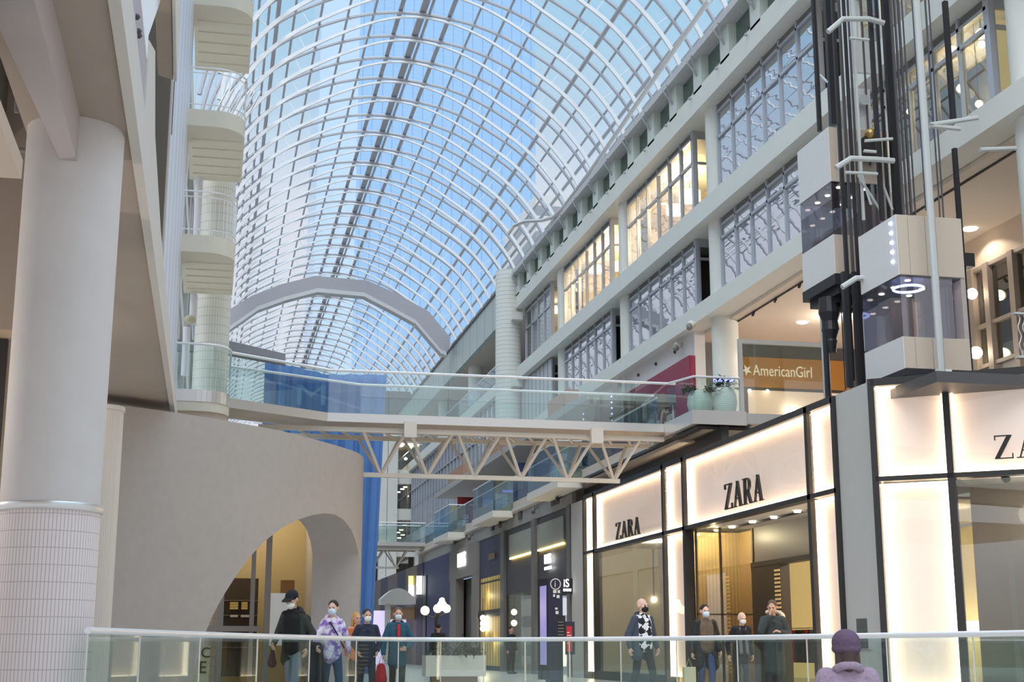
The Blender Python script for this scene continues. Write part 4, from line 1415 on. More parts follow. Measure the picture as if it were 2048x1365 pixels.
for k, (px, py, X) in enumerate(((1035, 1184, 12.6), (1050, 1182, 12.6), (1028, 1225, 12.7), (1028, 1247, 12.7), (966, 1237, 11.9), (966, 1248, 11.9), (966, 1258, 11.9))):
    c = at_x(px, py, X)
    g_ = thing('globe_lamp', lb[k], 'lamp', c)
    MB().ball(c, 0.13, 12, 8).build('globe', WARM, g_, True)
    MB().tube([c, (c.x, c.y, 3.1)], 0.012, 5).build('cord', BLACK, g_)
tag(MB().box(12.8, 50.9, 0.3, 12.9, 52.0, 1.9).build('lightbox_poster', emis('poster_glow', (250, 255, 215), 1.3)), 'upright glowing pale poster inside the dark shop', 'sign')
# ------------------------------------------------------------------ glass lifts and their guide steel
CARP = mat('lift_panel', (214, 212, 210), 0.5, noise=0.04, scale=8)
CARF = mat('lift_front_panel', (196, 182, 166), 0.5)
LW = 1.45


def lift(label, Ya, Yb, X0, z0, zg0, zg1, z1, group=None):
    t = thing('elevator_car', label, 'lift', (X0 + LW / 2, (Ya + Yb) / 2, z0))
    MB().box(X0, Ya, zg1, X0 + LW, Yb, z1).build('upper_panel', CARP, t)
    MB().box(X0, Ya, z0, X0 + LW, Yb, zg0).build('lower_panel', CARP, t)
    for a, b in ((zg1, z1), (z0, zg0)):
        mb = MB()
        for x0, x1 in ((0.02, 0.24), (0.255, 0.62), (0.635, LW - 0.02)):
            mb.box(X0 + x0, Ya - 0.02, a + 0.01, X0 + x1, Ya, b - 0.01)
        mb.build('front_panel', CARF, t)
    MB().box(X0 + 0.01, Ya + 0.01, zg0, X0 + 0.03, Yb - 0.01, zg1).build('side_glass', G_CAR, t)
    MB().box(X0 + 0.01, Ya - 0.01, zg0, X0 + LW - 0.3, Ya + 0.01, zg1).build('front_glass', G_CAR, t)
    MB().box(X0 + 0.01, Yb - 0.02, zg0, X0 + LW - 0.3, Yb - 0.01, zg1).build('rear_glass', G_CAR, t)
    MB().box(X0 + LW - 0.1, Ya, zg0, X0 + LW, Yb, zg1).build('door_wall', mat('lift_wall', (176, 164, 156), 0.4), t)
    MB().box(X0 + 0.02, Ya + 0.02, zg1 - 0.03, X0 + LW - 0.1, Yb - 0.02, zg1 - 0.005).build('cabin_ceiling', mat('lift_ceiling', (96, 92, 92), 0.4), t)
    mb = MB()
    for fx in (0.32, 0.95):
        for fy in (0.25, 0.85, 1.4):
            mb.lathe((X0 + fx, Ya + fy, zg1 - 0.05), [(0.055, 0), (0.065, 0.02)], 12)
    mb.build('cabin_light', SPOT, t)
    MB().box(X0 + 0.2, Ya + 0.3, zg0, X0 + 0.24, Yb - 0.2, zg0 + 0.05).build('handrail', STEEL, t)
    return t


lr = lift('nearer glass lift car with white panels and a glowing blue ring inside', 24.82, 26.5, 13.2, 6.33, 6.98, 8.24, 9.5)
c = Vector((13.62, 25.25, 8.08))
MB().tube([(c.x + 0.30 * math.cos(k * math.pi / 14), c.y + 0.30 * math.sin(k * math.pi / 14), c.z) for k in range(29)], 0.028, 6, cap=False).build('light_ring', emis('blue_ring', (170, 185, 255), 7.0), lr, True)
mb = MB()
for k in range(5):
    z = 9.36 - k * 0.20
    mb.lathe((13.18, 25.02, z), [(0.02, -0.03), (0.035, 0), (0.02, 0.03)], 8)
mb.build('floor_dot', emis('blue_dot', (190, 200, 255), 7.0), lr)
mb = MB()
mb.box(13.2, 24.8, 6.2, 14.7, 26.5, 6.33)
mb.box(13.4, 24.75, 6.05, 14.6, 24.9, 6.2)
mb.build('undercarriage', BLACK, lr)
tag(MB().box(13.62, 24.3, 6.0, 13.92, 24.4, 6.24).build('junction_box', WHITE), 'small white box on the shopfront roof below the nearer lift', 'box')
ll = lift('farther glass lift car higher up with white panels over a black undercarriage', 27.7, 29.4, 13.2, 9.02, 9.93, 11.16, 12.45)
mb = MB()
mb.box(13.18, 27.66, 8.78, 14.7, 29.42, 9.02)
mb.box(13.3, 27.75, 8.6, 14.6, 29.3, 8.78)
mb.build('undercarriage', BLACK, ll)
mb = MB()
for k in range(9):
    mb.box(13.35 + 0.12 * k, 28.0 + 0.05 * (k % 3), 8.45 - 0.06 * (k % 2), 13.43 + 0.12 * k, 28.9, 8.62)
c = at_y(1660, 640, 28.3)
mb.lathe((c.x, 28.3, c.z - 0.75), [(0.10, 0), (0.15, 0.25), (0.12, 0.3), (0.20, 0.5), (0.17, 0.7), (0.25, 0.9), (0.22, 1.25)], 14)
mb.build('piston_gear', BLACK, ll)

gt = thing('lift_guide_tower', 'dense tower of dark vertical steel guides with pale brackets behind the two lifts', 'lift structure', (14.2, 27, 5.8))
LGREY = mat('light_steel', (188, 190, 188), 0.5)


def post(name, xm, ym, y0, y1, w, Y, m, square=False):
    c = at_y(xm, ym, Y)
    r = w / 2.0 * (Y * 0.98) / FPX
    za = at_y(xm, y1, Y).z
    zb = at_y(xm, y0, Y).z if y0 > 0 else 19.5
    if square:
        MB().box(c.x - r, Y - r, za, c.x + r, Y + r, zb).build(name, m, gt)
    else:
        MB().tube([(c.x, Y, za), (c.x, Y, zb)], r, 8).build(name, m, gt, True)
    return c


post('pipe', 1632, 110, -30, 262, 12, 29.0, BLACK)
post('guide_post', 1660, 120, -30, 250, 15, 28.2, BLACK, True)
for xm, ym, w, Y, y1, m in ((1674, 170, 11, 27.2, 760, BLACK), (1686, 170, 8, 27.3, 760, BLACK), (1697, 190, 9, 27.0, 760, BLACK), (1706, 200, 6, 27.4, 540, BLACK),
                            (1716, 240, 8, 26.9, 440, LGREY), (1730, 150, 5, 27.6, 330, BLACK), (1748, 160, 13, 26.6, 440, BLACK), (1764, 200, 9, 27.0, 440, BLACK),
                            (1781, 200, 20, 27.0, 430, BLACK), (1794, 220, 8, 26.7, 430, BLACK), (1803, 240, 6, 26.7, 430, BLACK), (1812, 260, 7, 26.9, 430, BLACK),
                            (1820, 260, 4, 26.9, 430, BLACK), (1859, 130, 5, 25.3, 270, BLACK), (1871, 300, 4, 25.3, 740, BLACK), (1878, 300, 4, 25.3, 740, BLACK), (1834, 150, 4, 25.6, 420, BLACK)):
    post('guide_post', xm, ym, -30, y1, w * 0.72, Y, BLACK if w > 8 and m is BLACK else (mat('guide_grey', (92, 90, 94), 0.45, 0.3) if m is BLACK else m), True)
post('white_post', 1853, 300, -30, 775, 18, 24.3, LGREY)
post('guide_post', 1898, 120, 4, 242, 11, 25.2, BLACK, True)
post('guide_post', 1916, 400, 298, 745, 10, 25.4, BLACK, True)
post('guide_post', 1905, 600, 480, 750, 13, 25.2, BLACK, True)
post('guide_post', 1858, 620, 490, 745, 18, 25.8, BLACK, True)
post('pipe', 1655, 750, 640, 800, 14, 28.3, BLACK)
post('white_post', 1649, 690, 590, 805, 15, 28.8, LGREY)
for xm, w in ((1694, 12), (1714, 11), (1722, 4)):
    post('guide_post', xm, 660, 545, 775, w, 27.0, BLACK, True)
post('cable', 1686, 680, 600, 780, 3, 28.0, BLACK)
MB().box(13.6, 27.2, 5.8, 14.0, 27.6, 7.2).build('buffer_box', DARK, gt)
# pale arms that tie the guides together
for pts in ([(1656, 64), (1686, 38), (1738, 38), (1768, 46)], [(1672, 336), (1702, 317), (1752, 319), (1788, 322)], [(1684, 575), (1712, 557), (1760, 556)], [(1690, 345), (1755, 348)], [(1700, 76), (1738, 80)], [(1730, 282), (1785, 278)], [(1728, 302), (1752, 304)]):
    MB().tube([at_y(x, y, 26.4) for x, y in pts], 0.062 if len(pts) > 2 else 0.035, 7).build('tie_arm', LGREY, gt, True)
for pts in ([(1860, 250), (1955, 236)], [(1860, 252), (1920, 258)]):
    MB().tube([at_y(x, y, 24.5) for x, y in pts], 0.05, 7).build('tie_arm', LGREY, gt, True)
MB().tube([at_y(1960, 300, 25), at_y(2032, 297, 25)], 0.05, 7).build('tie_arm', LGREY, gt, True)
MB().tube([at_y(1640, 150, 29), at_y(1656, 165, 28.2)], 0.03, 6).build('tie_arm', LGREY, gt)
for a, b in (((1722, 345), (1742, 410)), ((1755, 340), (1785, 420)), ((1716, 350), (1760, 420))):
    MB().tube([at_y(*a, 26.8), at_y(*b, 26.8)], 0.03, 6).build('diagonal_brace', LGREY, gt)
# counterweight, pulley and brackets
c = at_y(1742, 285, 27.4)
MB().box(c.x - 0.2, 27.3, c.z - 0.35, c.x + 0.2, 27.7, c.z + 0.1).build('motor_box', DARK, gt)
MB().ball((c.x - 0.05, 27.3, c.z + 0.15), 0.14, 10, 8).build('motor_cap', mat('brass_cap', (180, 150, 90), 0.3, 0.8), gt, True)
c = at_y(1730, 220, 27.5)
MB().box(c.x - 0.28, 27.7, c.z - 0.7, c.x + 0.25, 27.8, c.z + 0.6).build('pale_panel', CARP, gt)
MB().tube([(c.x, 27.5, c.z + 0.25), (c.x, 27.62, c.z + 0.25)], 0.13, 14).build('pulley', LGREY, gt, True)
c = at_y(1731, 105, 28)
MB().box(c.x - 0.3, 28, c.z - 0.5, c.x + 0.3, 28.1, c.z + 0.3).build('pale_panel', CARP, gt)
for px, py in ((1843, 470), (1846, 505), (1900, 515), (1932, 520)):
    c = at_y(px, py, 25.2)
    MB().box(c.x - 0.14, 25.1, c.z - 0.16, c.x + 0.14, 25.35, c.z + 0.12).build('guide_shoe', BLACK, gt)
c = at_y(1890, 465, 25.6)
MB().box(c.x - 0.17, 25.6, c.z - 0.28, c.x + 0.17, 25.9, c.z + 0.28).build('pale_panel', CARP, gt)
c0_, c1_ = at_y(1836, 512, 25.3), at_y(1945, 525, 25.3)
MB().box(c0_.x, 25.3, c1_.z - 0.05, c1_.x, 25.4, c0_.z).build('cross_beam', mat('olive_steel', (92, 88, 72), 0.5), gt)

# ------------------------------------------------------------------ upper right rooms beside the lifts
lb = ['large bright lamp under the ceiling of the upper right room', 'smaller bright lamp under the large one in the upper right room', 'yellow dome lamp behind the dark guide post, upper right', 'tiny lamp just below the yellow dome lamp', 'lamp seen past the dark lift guides, upper right', 'lamp in the middle of the upper right window', 'low lamp just above the long white beam, upper right', 'small warm lamp low between the lift guides']
for k, (px, py, r) in enumerate(((1962, 68, 0.13), (1963, 89, 0.09), (1903, 104, 0.15), (1894, 121, 0.06), (1835, 168, 0.09), (1922, 177, 0.11), (1958, 208, 0.09), (1819, 223, 0.08))):
    c = at_x(px, py, 17.15)
    g_ = thing('globe_lamp', lb[k], 'lamp', c)
    MB().ball(c, r, 12, 8).build('globe', WARM, g_, True)
    MB().tube([c, (c.x, c.y, 15.5)], 0.01, 5).build('cord', BLACK, g_)
c = at_x(1779, 205, 17.9)
tag(MB().box(c.x, c.y - 0.08, c.z - 0.2, c.x + 0.1, c.y + 0.08, c.z + 0.2).build('wall_light', WARM), 'small upright wall light seen between the dark lift guides', 'lamp')
p, q = at_x(2034, 150, 17.6), at_x(1978, 60, 17.6)
tag(MB().box(17.0, 26.9, 12.75, 18.1, 26.95, 15.1).build('lit_panel', emis('lemon_panel', (255, 232, 170), 1.0)), 'tall lemon yellow lit panel beside the round column, upper right', 'lamp')
# grey store front on the upper level, far right
st = thing('shopfront', 'grey framed store window on the upper level under the beige ceiling', 'shopfront', (20, 32, 6.8))
MB().box(20.3, 24, 6.76, 20.4, 37, 8.35).build('window_base', GREYP, st)
mb = MB()
for px in (1946, 1978, 2030):
    y = at_x(px, 620, 20.1).y
    mb.box(20.05, y - 0.12, 6.76, 20.3, y + 0.12, 11.1)
for z in (8.35, 9.45, 11.05):
    mb.box(20.1, 24, z - 0.05, 20.25, 37, z + 0.05)
mb.build('window_frame', mat('taupe_frame', (150, 138, 128), 0.5), st)
MB().box(20.2, 24, 8.4, 20.22, 37, 11.0).build('window_glass', G_SHOP, st)
MB().box(20.3, 24, 10.0, 20.34, 37, 11.0).build('dark_blind', mat('blind_brown', (84, 74, 66), 0.8), st)
MB().box(20.5, 24, 8.4, 20.6, 37, 11.1).build('shop_wall', mat('taupe_wall', (176, 160, 144), 0.8), st)
MB().box(20.1, 24, 11.1, 20.4, 37, 11.95).build('wall_head', mat('beige_head', (206, 188, 168), 0.8), st)
lb = ['round bright lamp behind the dark guide, left of the grey store window', 'low warm lamp inside the grey store window']
for k, (px, py, r) in enumerate(((1944, 588, 0.15), (1952, 706, 0.17))):
    c = at_x(px, py, 19.8)
    tag(MB().ball(c, r, 12, 8).build('globe_lamp', WARM), lb[k], 'lamp')
t = thing('balcony_rail', 'rail with twisted pale balusters at the right edge of the upper level', 'railing', at_y(2040, 680, 24))
c0_, c1_ = at_y(2030, 628, 23.5), at_y(2052, 628, 23.5)
MB().box(c0_.x, 23.5, c0_.z, c1_.x + 0.6, 23.6, c0_.z + 0.04).build('top_rail', LGREY, t)
c2_ = at_y(2036, 716, 23.5)
MB().box(c0_.x, 23.5, c2_.z, c1_.x + 0.6, 23.6, c2_.z + 0.05).build('bottom_rail', LGREY, t)
for k in range(4):
    MB().tube([(c0_.x + 0.1 + 0.1 * k + 0.03 * math.sin(i * 1.3), 23.55, c2_.z + (c0_.z - c2_.z) * i / 12) for i in range(13)], 0.014, 5).build('baluster', LGREY, t)

# ------------------------------------------------------------------ left side: column, slabs, balconies
lc = thing('round_column', 'massive round column, ribbed white tile below a steel band, beside the front rail', 'column', (-1.46, 13.6, 0))
TILE = striped('ribbed_tile', (232, 217, 213), (190, 174, 172), 'Z', 0.152, 0.05, 0.5, 'ANGLE', 0.075, 0.22)
MB().lathe((-1.47, 13.6, 0), [(0.455, 0), (0.455, 2.18)], 72).build('tiled_base', TILE, lc, True)
MB().lathe((-1.47, 13.6, 2.17), [(0.475, 0), (0.482, 0.01), (0.482, 0.06), (0.475, 0.07)], 72).build('steel_band', STEEL, lc, True)
MB().lathe((-1.47, 13.6, 2.24), [(0.445, 0), (0.45, 1.2), (0.46, 4.1)], 72).build('column_shaft', mat('column_paint', (210, 201, 196), 0.7, noise=0.05, scale=4), lc, True)
lcl = struct('ceiling_left', (-3, 14, 5.9))
mb = MB()
mb.prism([(-0.96, 3), (-0.96, 32), (-6, 32), (-6, 16.0), (-1.95, 16.0), (-1.95, 3)], 5.9, 6.1)
mb.build('slab_soffit', mat('brown_soffit', (168, 152, 138), 0.75, noise=0.04, scale=2), lcl)
mb = MB()
P = [at_z(0, 60, 5.45), at_z(150, 372, 5.45), at_z(166, 330, 5.45), at_z(100, 0, 5.45)]
mb.prism([(-1.40, 3), (-1.40, 13.6), (P[1].x, 14.4), (P[0].x, P[0].y), (-2.4, 3)], 5.45, 5.95)
mb.build('column_beam', CONCRETE, lcl)
UPST = mat('cream_upstand', (208, 199, 190), 0.65, noise=0.04)
MB().box(-0.97, 3, 5.86, -0.87, 14.2, 6.4).build('edge_upstand', UPST, lcl)
MB().extrude([(-0.87, a_, b_) for a_, b_ in ((14.2, 5.86), (32, 5.86), (32, 6.2), (27.6, 6.25), (19.2, 6.6), (16.4, 6.95), (15.4, 7.6), (14.2, 7.2))], (-0.1, 0, 0)).build('edge_upstand', UPST, lcl)
MB().box(-1.95, 3, 6.2, -0.98, 32, 6.3).build('upper_floor', UPST, lcl)
# recess with pipes left of the beam, shade put into the deck colour
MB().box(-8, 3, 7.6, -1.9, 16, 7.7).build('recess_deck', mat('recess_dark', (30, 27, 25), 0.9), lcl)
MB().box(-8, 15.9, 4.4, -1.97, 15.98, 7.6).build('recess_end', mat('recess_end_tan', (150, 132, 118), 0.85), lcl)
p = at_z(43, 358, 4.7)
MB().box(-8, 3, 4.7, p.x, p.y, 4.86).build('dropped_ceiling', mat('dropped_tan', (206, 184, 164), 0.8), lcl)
MB().box(-8, 19.5, 0, -2.0, 19.7, 6).build('back_wall', mat('tan_wall', (206, 180, 152), 0.8), lcl)
MB().box(-8, 19.4, 2.1, at_y(14, 700, 19.4).x, 19.5, at_y(14, 678, 19.4).z).build('dark_opening', DARK, lcl)
for k, (a, b, c, r) in enumerate((((30, 130), (36, 170), (33, 225), 0.02), ((70, 270), (74, 310), (70, 345), 0.02))):
    tp_, md_, bt_ = at_y(*a, 13.8), at_y(*b, 13.8), at_y(*c, 13.8)
    tag(MB().tube([Vector((tp_.x, tp_.y, 7.6)), tp_, md_, bt_], 0.025, 8).build('sprinkler_pipe', mat('pipe_grey', (128, 122, 116), 0.6), None, True), ['upper grey sprinkler pipe hanging in the dark ceiling recess', 'lower grey sprinkler pipe hanging in the dark ceiling recess'][k], 'pipe')
MB().tube([at_y(38, 300, 15), at_y(75, 303, 15)], 0.03, 8).build('cross_pipe', mat('pipe_grey', (128, 122, 116), 0.6), lcl)
lamp('left_glow', 'POINT', (-4.6, 15.0, 3.6), 170, (1.0, 0.88, 0.76), 0.1)  # fill lamps without fixtures, added to brighten the left soffits and wall
lamp('left_glow', 'POINT', (-3.0, 22, 5.6), 60, (1.0, 0.9, 0.8), 0.1)

# upper slabs on the left
MB().box(-1.5, 3, 6.46, -0.89, 14.2, 7.0).build('upper_edge', mat('mauve_edge', (176, 164, 166), 0.6), lcl)
MB().tube([(-0.89, 6, 6.43), (-0.89, 14.2, 6.43)], 0.02, 6).build('light_rail', STEEL, lcl)
for k, py in enumerate((66, 146, 170)):
    c = at_x(272, py, -0.88)
    tag(MB().ball((-0.88, c.y, 6.62), 0.03, 8, 6).build('rail_clip', CHAR), 'small dark clip on the mauve slab edge, upper left', 'fitting', 'clips on the mauve slab edge')
MB().extrude([(-0.88, a_, b_) for a_, b_ in ((3, 7.0), (14.2, 6.98), (14.2, 7.25), (16.0, 8.5), (17.4, 9.6), (17.4, 11.5), (3, 11.5))], (-0.1, 0, 0)).build('white_upstand', mat('bright_white', (244, 244, 246), 0.5), lcl)
q1, q2, q3, q4 = at_z(306, -60, 8.5), at_z(341, -60, 8.5), at_z(346, 160, 8.5), at_z(316, 150, 8.5)
MB().prism([(q1.x, q1.y), (q2.x, q2.y), (q3.x, q3.y), (q4.x, q4.y)], 8.5, 8.6).build('top_soffit', mat('brown_soffit', (0, 0, 0)), lcl)
MB().extrude([(q2.x + 0.01, q2.y, 8.48), (q3.x + 0.01, q3.y, 8.48), (q3.x + 0.01, q3.y, 9.3), (q2.x + 0.01, q2.y, 9.3)], (0.04, 0, 0)).build('top_edge', UPST, lcl)
MB().box(-2.6, 15, 6.5, -2.5, 34, 20).build('shade_wall', mat('shade_dark', (110, 104, 98), 0.8), lcl)  # dark sheets added to put shade into the open gaps
MB().box(-2.5, 22.4, 6.3, -0.99, 22.55, 24).build('shade_wall', mat('shade_dark', (110, 104, 98), 0.8), lcl)
# tall pale cladding sheet
cl = struct('wall_left', (-1.0, 28, 6))
MB().box(-1.2, 22.6, 6.3, -1.0, 34.0, 24).build('cladding_sheet', striped('pale_cladding', (216, 220, 232), (196, 201, 214), 'Y', 1.7, 0.3, 0.4), cl)
MB().box(-1.0, 23.4, 9.6, -0.97, 23.55, 24).build('cladding_joint', CHAR, cl)
MB().box(-1.0, 22.6, 6.3, -0.96, 22.9, 24).build('cladding_edge', UPST, cl)

BALC = mat('balcony_cream', (222, 214, 196), 0.7, noise=0.03, scale=3)


def rounded(x0, x1, y0, y1, r, n=10):
    """plan of a balcony: rounded near right corner"""
    pts = [(x0, y1), (x0, y0), (x1 - r, y0)]
    pts += [(x1 - r + r * math.sin(k * math.pi / 2 / n), y0 + r - r * math.cos(k * math.pi / 2 / n)) for k in range(1, n + 1)]
    pts += [(x1, y1)]
    return pts


bl_lab = ['lowest rounded landing with steel edge and glass guard at the bridge end', 'lower rounded cream balcony with wire railing, second above the bridge', 'middle rounded cream balcony with wire railing, third above the bridge', 'topmost rounded cream balcony cut by the top of the picture']
for k, (z, x1) in enumerate(((6.30, 0.27), (10.1, 0.26), (13.25, 0.37), (16.4, 0.45))):
    plan = rounded(-1.0, x1, 32.7, 36.8, 0.75)
    t = thing('balcony', bl_lab[k], 'balcony', (-0.3, 34.5, z))
    MB().prism(plan, z, z + 0.42).build('slab', BALC, t)
    for i in range(5):
        y = 33.6 + i * 0.65
        MB().box(-0.9, y, z - 0.035, x1 - 0.06, y + 0.08, z + 0.01).build('soffit_rib', BALC, t)
    edge = plan[1:]
    if k == 0:
        mb = MB()
        for i in range(len(edge) - 1):
            a, b = Vector((*edge[i], z + 0.22)), Vector((*edge[i + 1], z + 0.22))
            n = (b - a).cross(Vector((0, 0, 1))).normalized() * 0.02
            mb.extrude([a, b, b + Vector((0, 0, 0.28)), a + Vector((0, 0, 0.28))], n)
        mb.build('steel_edge', STEEL, t)
        MB().prism(rounded(-1.0, x1 - 0.02, 32.8, 36.8, 0.75), z - 0.5, z).build('soffit_block', SOFFIT, t)
        mb = MB()
        for i in range(len(edge) - 1):
            a, b = Vector((*edge[i], z + 0.5)), Vector((*edge[i + 1], z + 0.5))
            n = (b - a).cross(Vector((0, 0, 1))).normalized() * 0.015
            mb.extrude([a, b, b + Vector((0, 0, 1.05)), a + Vector((0, 0, 1.05))], n)
        mb.build('glass_panel', G_BRIDGE, t)
        MB().tube([(x, y, z + 1.58) for x, y in edge], 0.03, 8).build('handrail', RAILM, t, True)
    else:
        mb = MB()
        mb.tube([(x, y, z + 1.5) for x, y in edge], 0.022, 6)
        mb.tube([(x, y, z + 1.36) for x, y in edge], 0.016, 6)
        mb.tube([(x, y, z + 0.55) for x, y in edge], 0.016, 6)
        mb.build('handrail', RAILM, t, True)
        for i in range(len(edge) - 1):
            a, b = Vector((*edge[i], 0)), Vector((*edge[i + 1], 0))
            m = max(1, int((b - a).length / 0.13))
            for q in range(m):
                p = a.lerp(b, q / m)
                MB().tube([(p.x, p.y, z + 0.42), (p.x, p.y, z + 1.36)], 0.007, 4, cap=False).build('baluster', RAILM, t)
tcx = thing('tiled_column', 'white tiled round column standing behind the stacked balconies', 'column', (-0.22, 37.6, 0))
MB().lathe((-0.22, 37.6, 0), [(0.46, 0), (0.46, 14.6)], 40).build('column_shaft', striped('grid_tile', (230, 226, 214), (190, 186, 176), 'Z', 0.24, 0.06, 0.5, 'ANGLE', 0.16, 0.10), tcx, True)
lw = mat('lattice_dark', (96, 100, 98), 0.5)
mb = MB()
for i in range(7):
    mb.tube([(-0.7 + 0.15 * i, 37.5, 14.8), (-0.1 + 0.15 * i, 37.5, 16.2)], 0.03, 5)
tag(mb.build('stair_lattice', RAILM), 'slanted white bars of a stair side behind the third balcony', 'stair')  # bars built in place of the roof lattice mirrored in glass
for k, (px, py0, py1, lb) in enumerate(((399, 352, 475, 'white vertical pipe behind the middle balcony railing'), (388, 590, 650, 'short white pipe with round end cover above the landing'), (374, 655, 752, 'white vertical pipe behind the landing glass'))):
    a, b = at_y(px, py0, 36.6), at_y(px - 4, py1, 36.6)
    tag(MB().tube([(a.x, 36.6, b.z), (a.x, 36.6, a.z)], 0.10, 12).build('downpipe', mat('pipe_white', (226, 226, 232), 0.4), None, True), lb, 'pipe')
c = at_y(380, 640, 36.5)
tag(MB().ball(c, (0.16, 0.16, 0.12), 12, 8).build('dome_camera', mat('dome_beige', (196, 190, 164), 0.4), None, True), 'beige round camera housing under the short white pipe', 'camera')

# pale pier and open gap under the soffit, ribbed column behind the big one
p, q = at_y(242, 700, 31.5), at_y(306, 840, 31.5)
pc = thing('square_pier', 'pale smooth pier under the brown soffit behind the plaster wall', 'column', (p.x, 31.5, 0))
MB().box(p.x, 31.5, 0, q.x, 32.3, 5.86).build('pier_shaft', mat('column_paint', (0, 0, 0)), pc)
MB().box(q.x - 0.14, 31.47, at_y(300, 784, 31.5).z, q.x - 0.08, 31.5, at_y(300, 776, 31.5).z).build('pier_mark', GREYP, pc)
p, q = at_y(200, 740, 30.5), at_y(242, 820, 30.5)
MB().box(p.x - 1.5, 32.5, q.z, q.x + 0.05, 32.6, 6).build('dark_gap', DARK, cl)
p, q = at_y(306, 720, 33), at_y(345, 830, 33)
MB().box(p.x, 35, 4, q.x, 35.1, 6.0).build('gap_panel', mat('gap_grey', (128, 128, 130), 0.7), cl)
rbx = at_y(222, 1000, 24)
tt = thing('ribbed_column', 'narrow cream ribbed tile column just behind the massive round one', 'column', (rbx.x - 0.3, 24, 0))
MB().lathe((rbx.x - 0.26, 24.2, 0), [(0.37, 0), (0.37, at_y(222, 822, 24).z), (0.39, at_y(222, 822, 24).z + 0.01), (0.39, at_y(222, 812, 24).z)], 40).build('column_shaft', striped('rib_cream', (226, 216, 206), (190, 178, 168), 'ANGLE', 0.1, 0.25), tt, True)

# ------------------------------------------------------------------ curved plaster front with an arched opening
pw = [(-2.6, 28.3), (-1.94, 28.6), (-1.04, 29.15), (0.18, 30.15), (1.4, 31.35), (2.27, 32.55), (3.08, 33.84), (3.50, 34.7), (3.72, 35.6), (3.80, 36.6), (3.82, 38), (3.82, 42)]


def catmull(P, m):
    out = []
    Q = [Vector((p[0], p[1], 0)) for p in P]
    for i in range(len(Q) - 1):
        p0, p1, p2, p3 = Q[max(0, i - 1)], Q[i], Q[i + 1], Q[min(len(Q) - 1, i + 2)]
        for k in range(m):
            t_ = k / m
            out.append(0.5 * ((2 * p1) + (p2 - p0) * t_ + (2 * p0 - 5 * p1 + 4 * p2 - p3) * t_ * t_ + (3 * p1 - p0 - 3 * p2 + p3) * t_ ** 3))
    out.append(Q[-1])
    return out


path = catmull(pw, 14)
arch_px = [(396, 1365), (402, 1320), (415, 1270), (432, 1225), (450, 1190), (475, 1148), (500, 1112), (530, 1080), (560, 1057), (590, 1041), (620, 1031), (645, 1027), (665, 1029), (685, 1041), (700, 1060), (710, 1084), (716, 1110)]
ZW = 5.69
cols = []
for i, p in enumerate(path):
    a, b = path[max(0, i - 1)], path[min(len(path) - 1, i + 1)]
    tdir = (b - a).normalized()
    nin = Vector((-tdir.y, tdir.x, 0))
    x0 = proj((p.x, p.y, 2.5))[0]
    zo = 0.0
    if p.y < 35.3:
        for (xa_, ya_), (xb_, yb_) in zip(arch_px, arch_px[1:]):
            if xa_ <= x0 <= xb_:
                yy = ya_ + (yb_ - ya_) * (x0 - xa_) / (xb_ - xa_)
                zo = max(0.0, at_y(x0, yy, p.y).z)
    elif p.y < 36.0:
        zo = -1
    cols.append([p, nin, zo])
# the crown curves down again just past the corner
zc = max([c[2] for c in cols if c[0].y < 35.3][-1], 2.4)
last = [c for c in cols if c[2] == -1]
for k, c in enumerate(last):
    c[2] = max(0.0, zc * (1 - ((k + 1) / len(last)) ** 2))
mb = MB()
TH = 1.15
for i in range(len(cols) - 1):
    (p, n_, z0), (q, m_, z1) = cols[i], cols[i + 1]
    V = lambda a, z: Vector((a.x, a.y, z))
    pi_, qi_ = p + n_ * TH, q + m_ * TH
    mb.quad(V(p, z0), V(q, z1), V(q, ZW), V(p, ZW))
    mb.quad(V(qi_, z1), V(pi_, z0), V(pi_, ZW), V(qi_, ZW))
    mb.quad(V(p, ZW), V(q, ZW), V(qi_, ZW), V(pi_, ZW))
    if z0 > 0 or z1 > 0:
        mb.quad(V(p, z0), V(pi_, z0), V(qi_, z1), V(q, z1))
w = mb.build('shopfront_wall', PLASTER, None, True)
bm = bmesh.new()
bm.from_mesh(w.data)
bmesh.ops.remove_doubles(bm, verts=bm.verts, dist=0.002)
bmesh.ops.recalc_face_normals(bm, faces=bm.faces)
bm.to_mesh(w.data)
bm.free()
for pl in w.data.polygons:
    pl.use_smooth = True
w.data.set_sharp_from_angle(angle=math.radians(35))
tag(w, 'curved grey plaster shop wall with a large leaning arch opening', 'wall')
si = thing('shop_interior', 'ochre lit shop glazing and back wall seen through the plaster arch', 'shopfront', (1.5, 38, 0))
MB().box(-3, 41, 0, 3.4, 41.1, 5.5).build('back_wall', mat('ochre_wall', (190, 172, 132), 0.8, noise=0.04), si)
MB().box(-3, 35.5, 5.3, 2.6, 41, 5.4).build('shop_ceiling', WHITE, si)
mb = MB()
for px, wd in ((442, 0.16), (505, 0.11), (535, 0.15), (641, 0.13)):
    c = at_y(px, 1200, 37)
    mb.box(c.x - wd / 2, 37, 0, c.x + wd / 2, 37.15, 5.2)
a_, b_ = at_y(412, 1259, 37), at_y(520, 1259, 37)
mb.box(a_.x - 0.5, 36.97, a_.z - 0.06, b_.x, 37.1, a_.z + 0.08)
mb.build('glazing_frame', mat('frame_taupe', (138, 130, 124), 0.5), si)
p, q = at_y(448, 1157, 39.5), at_y(512, 1302, 39.5)
sh = MB().box(p.x - 0.8, 39.5, 0.2, q.x, 39.9, p.z).build('shelf_unit', mat('shelf_dark', (70, 58, 46), 0.7), si)
for z in (0.95, 1.4, 1.8, 2.2):
    MB().box(p.x - 0.8, 39.42, z, q.x, 39.5, z + 0.03).build('shelf_board', mat('shelf_edge', (112, 96, 76), 0.6), sh)
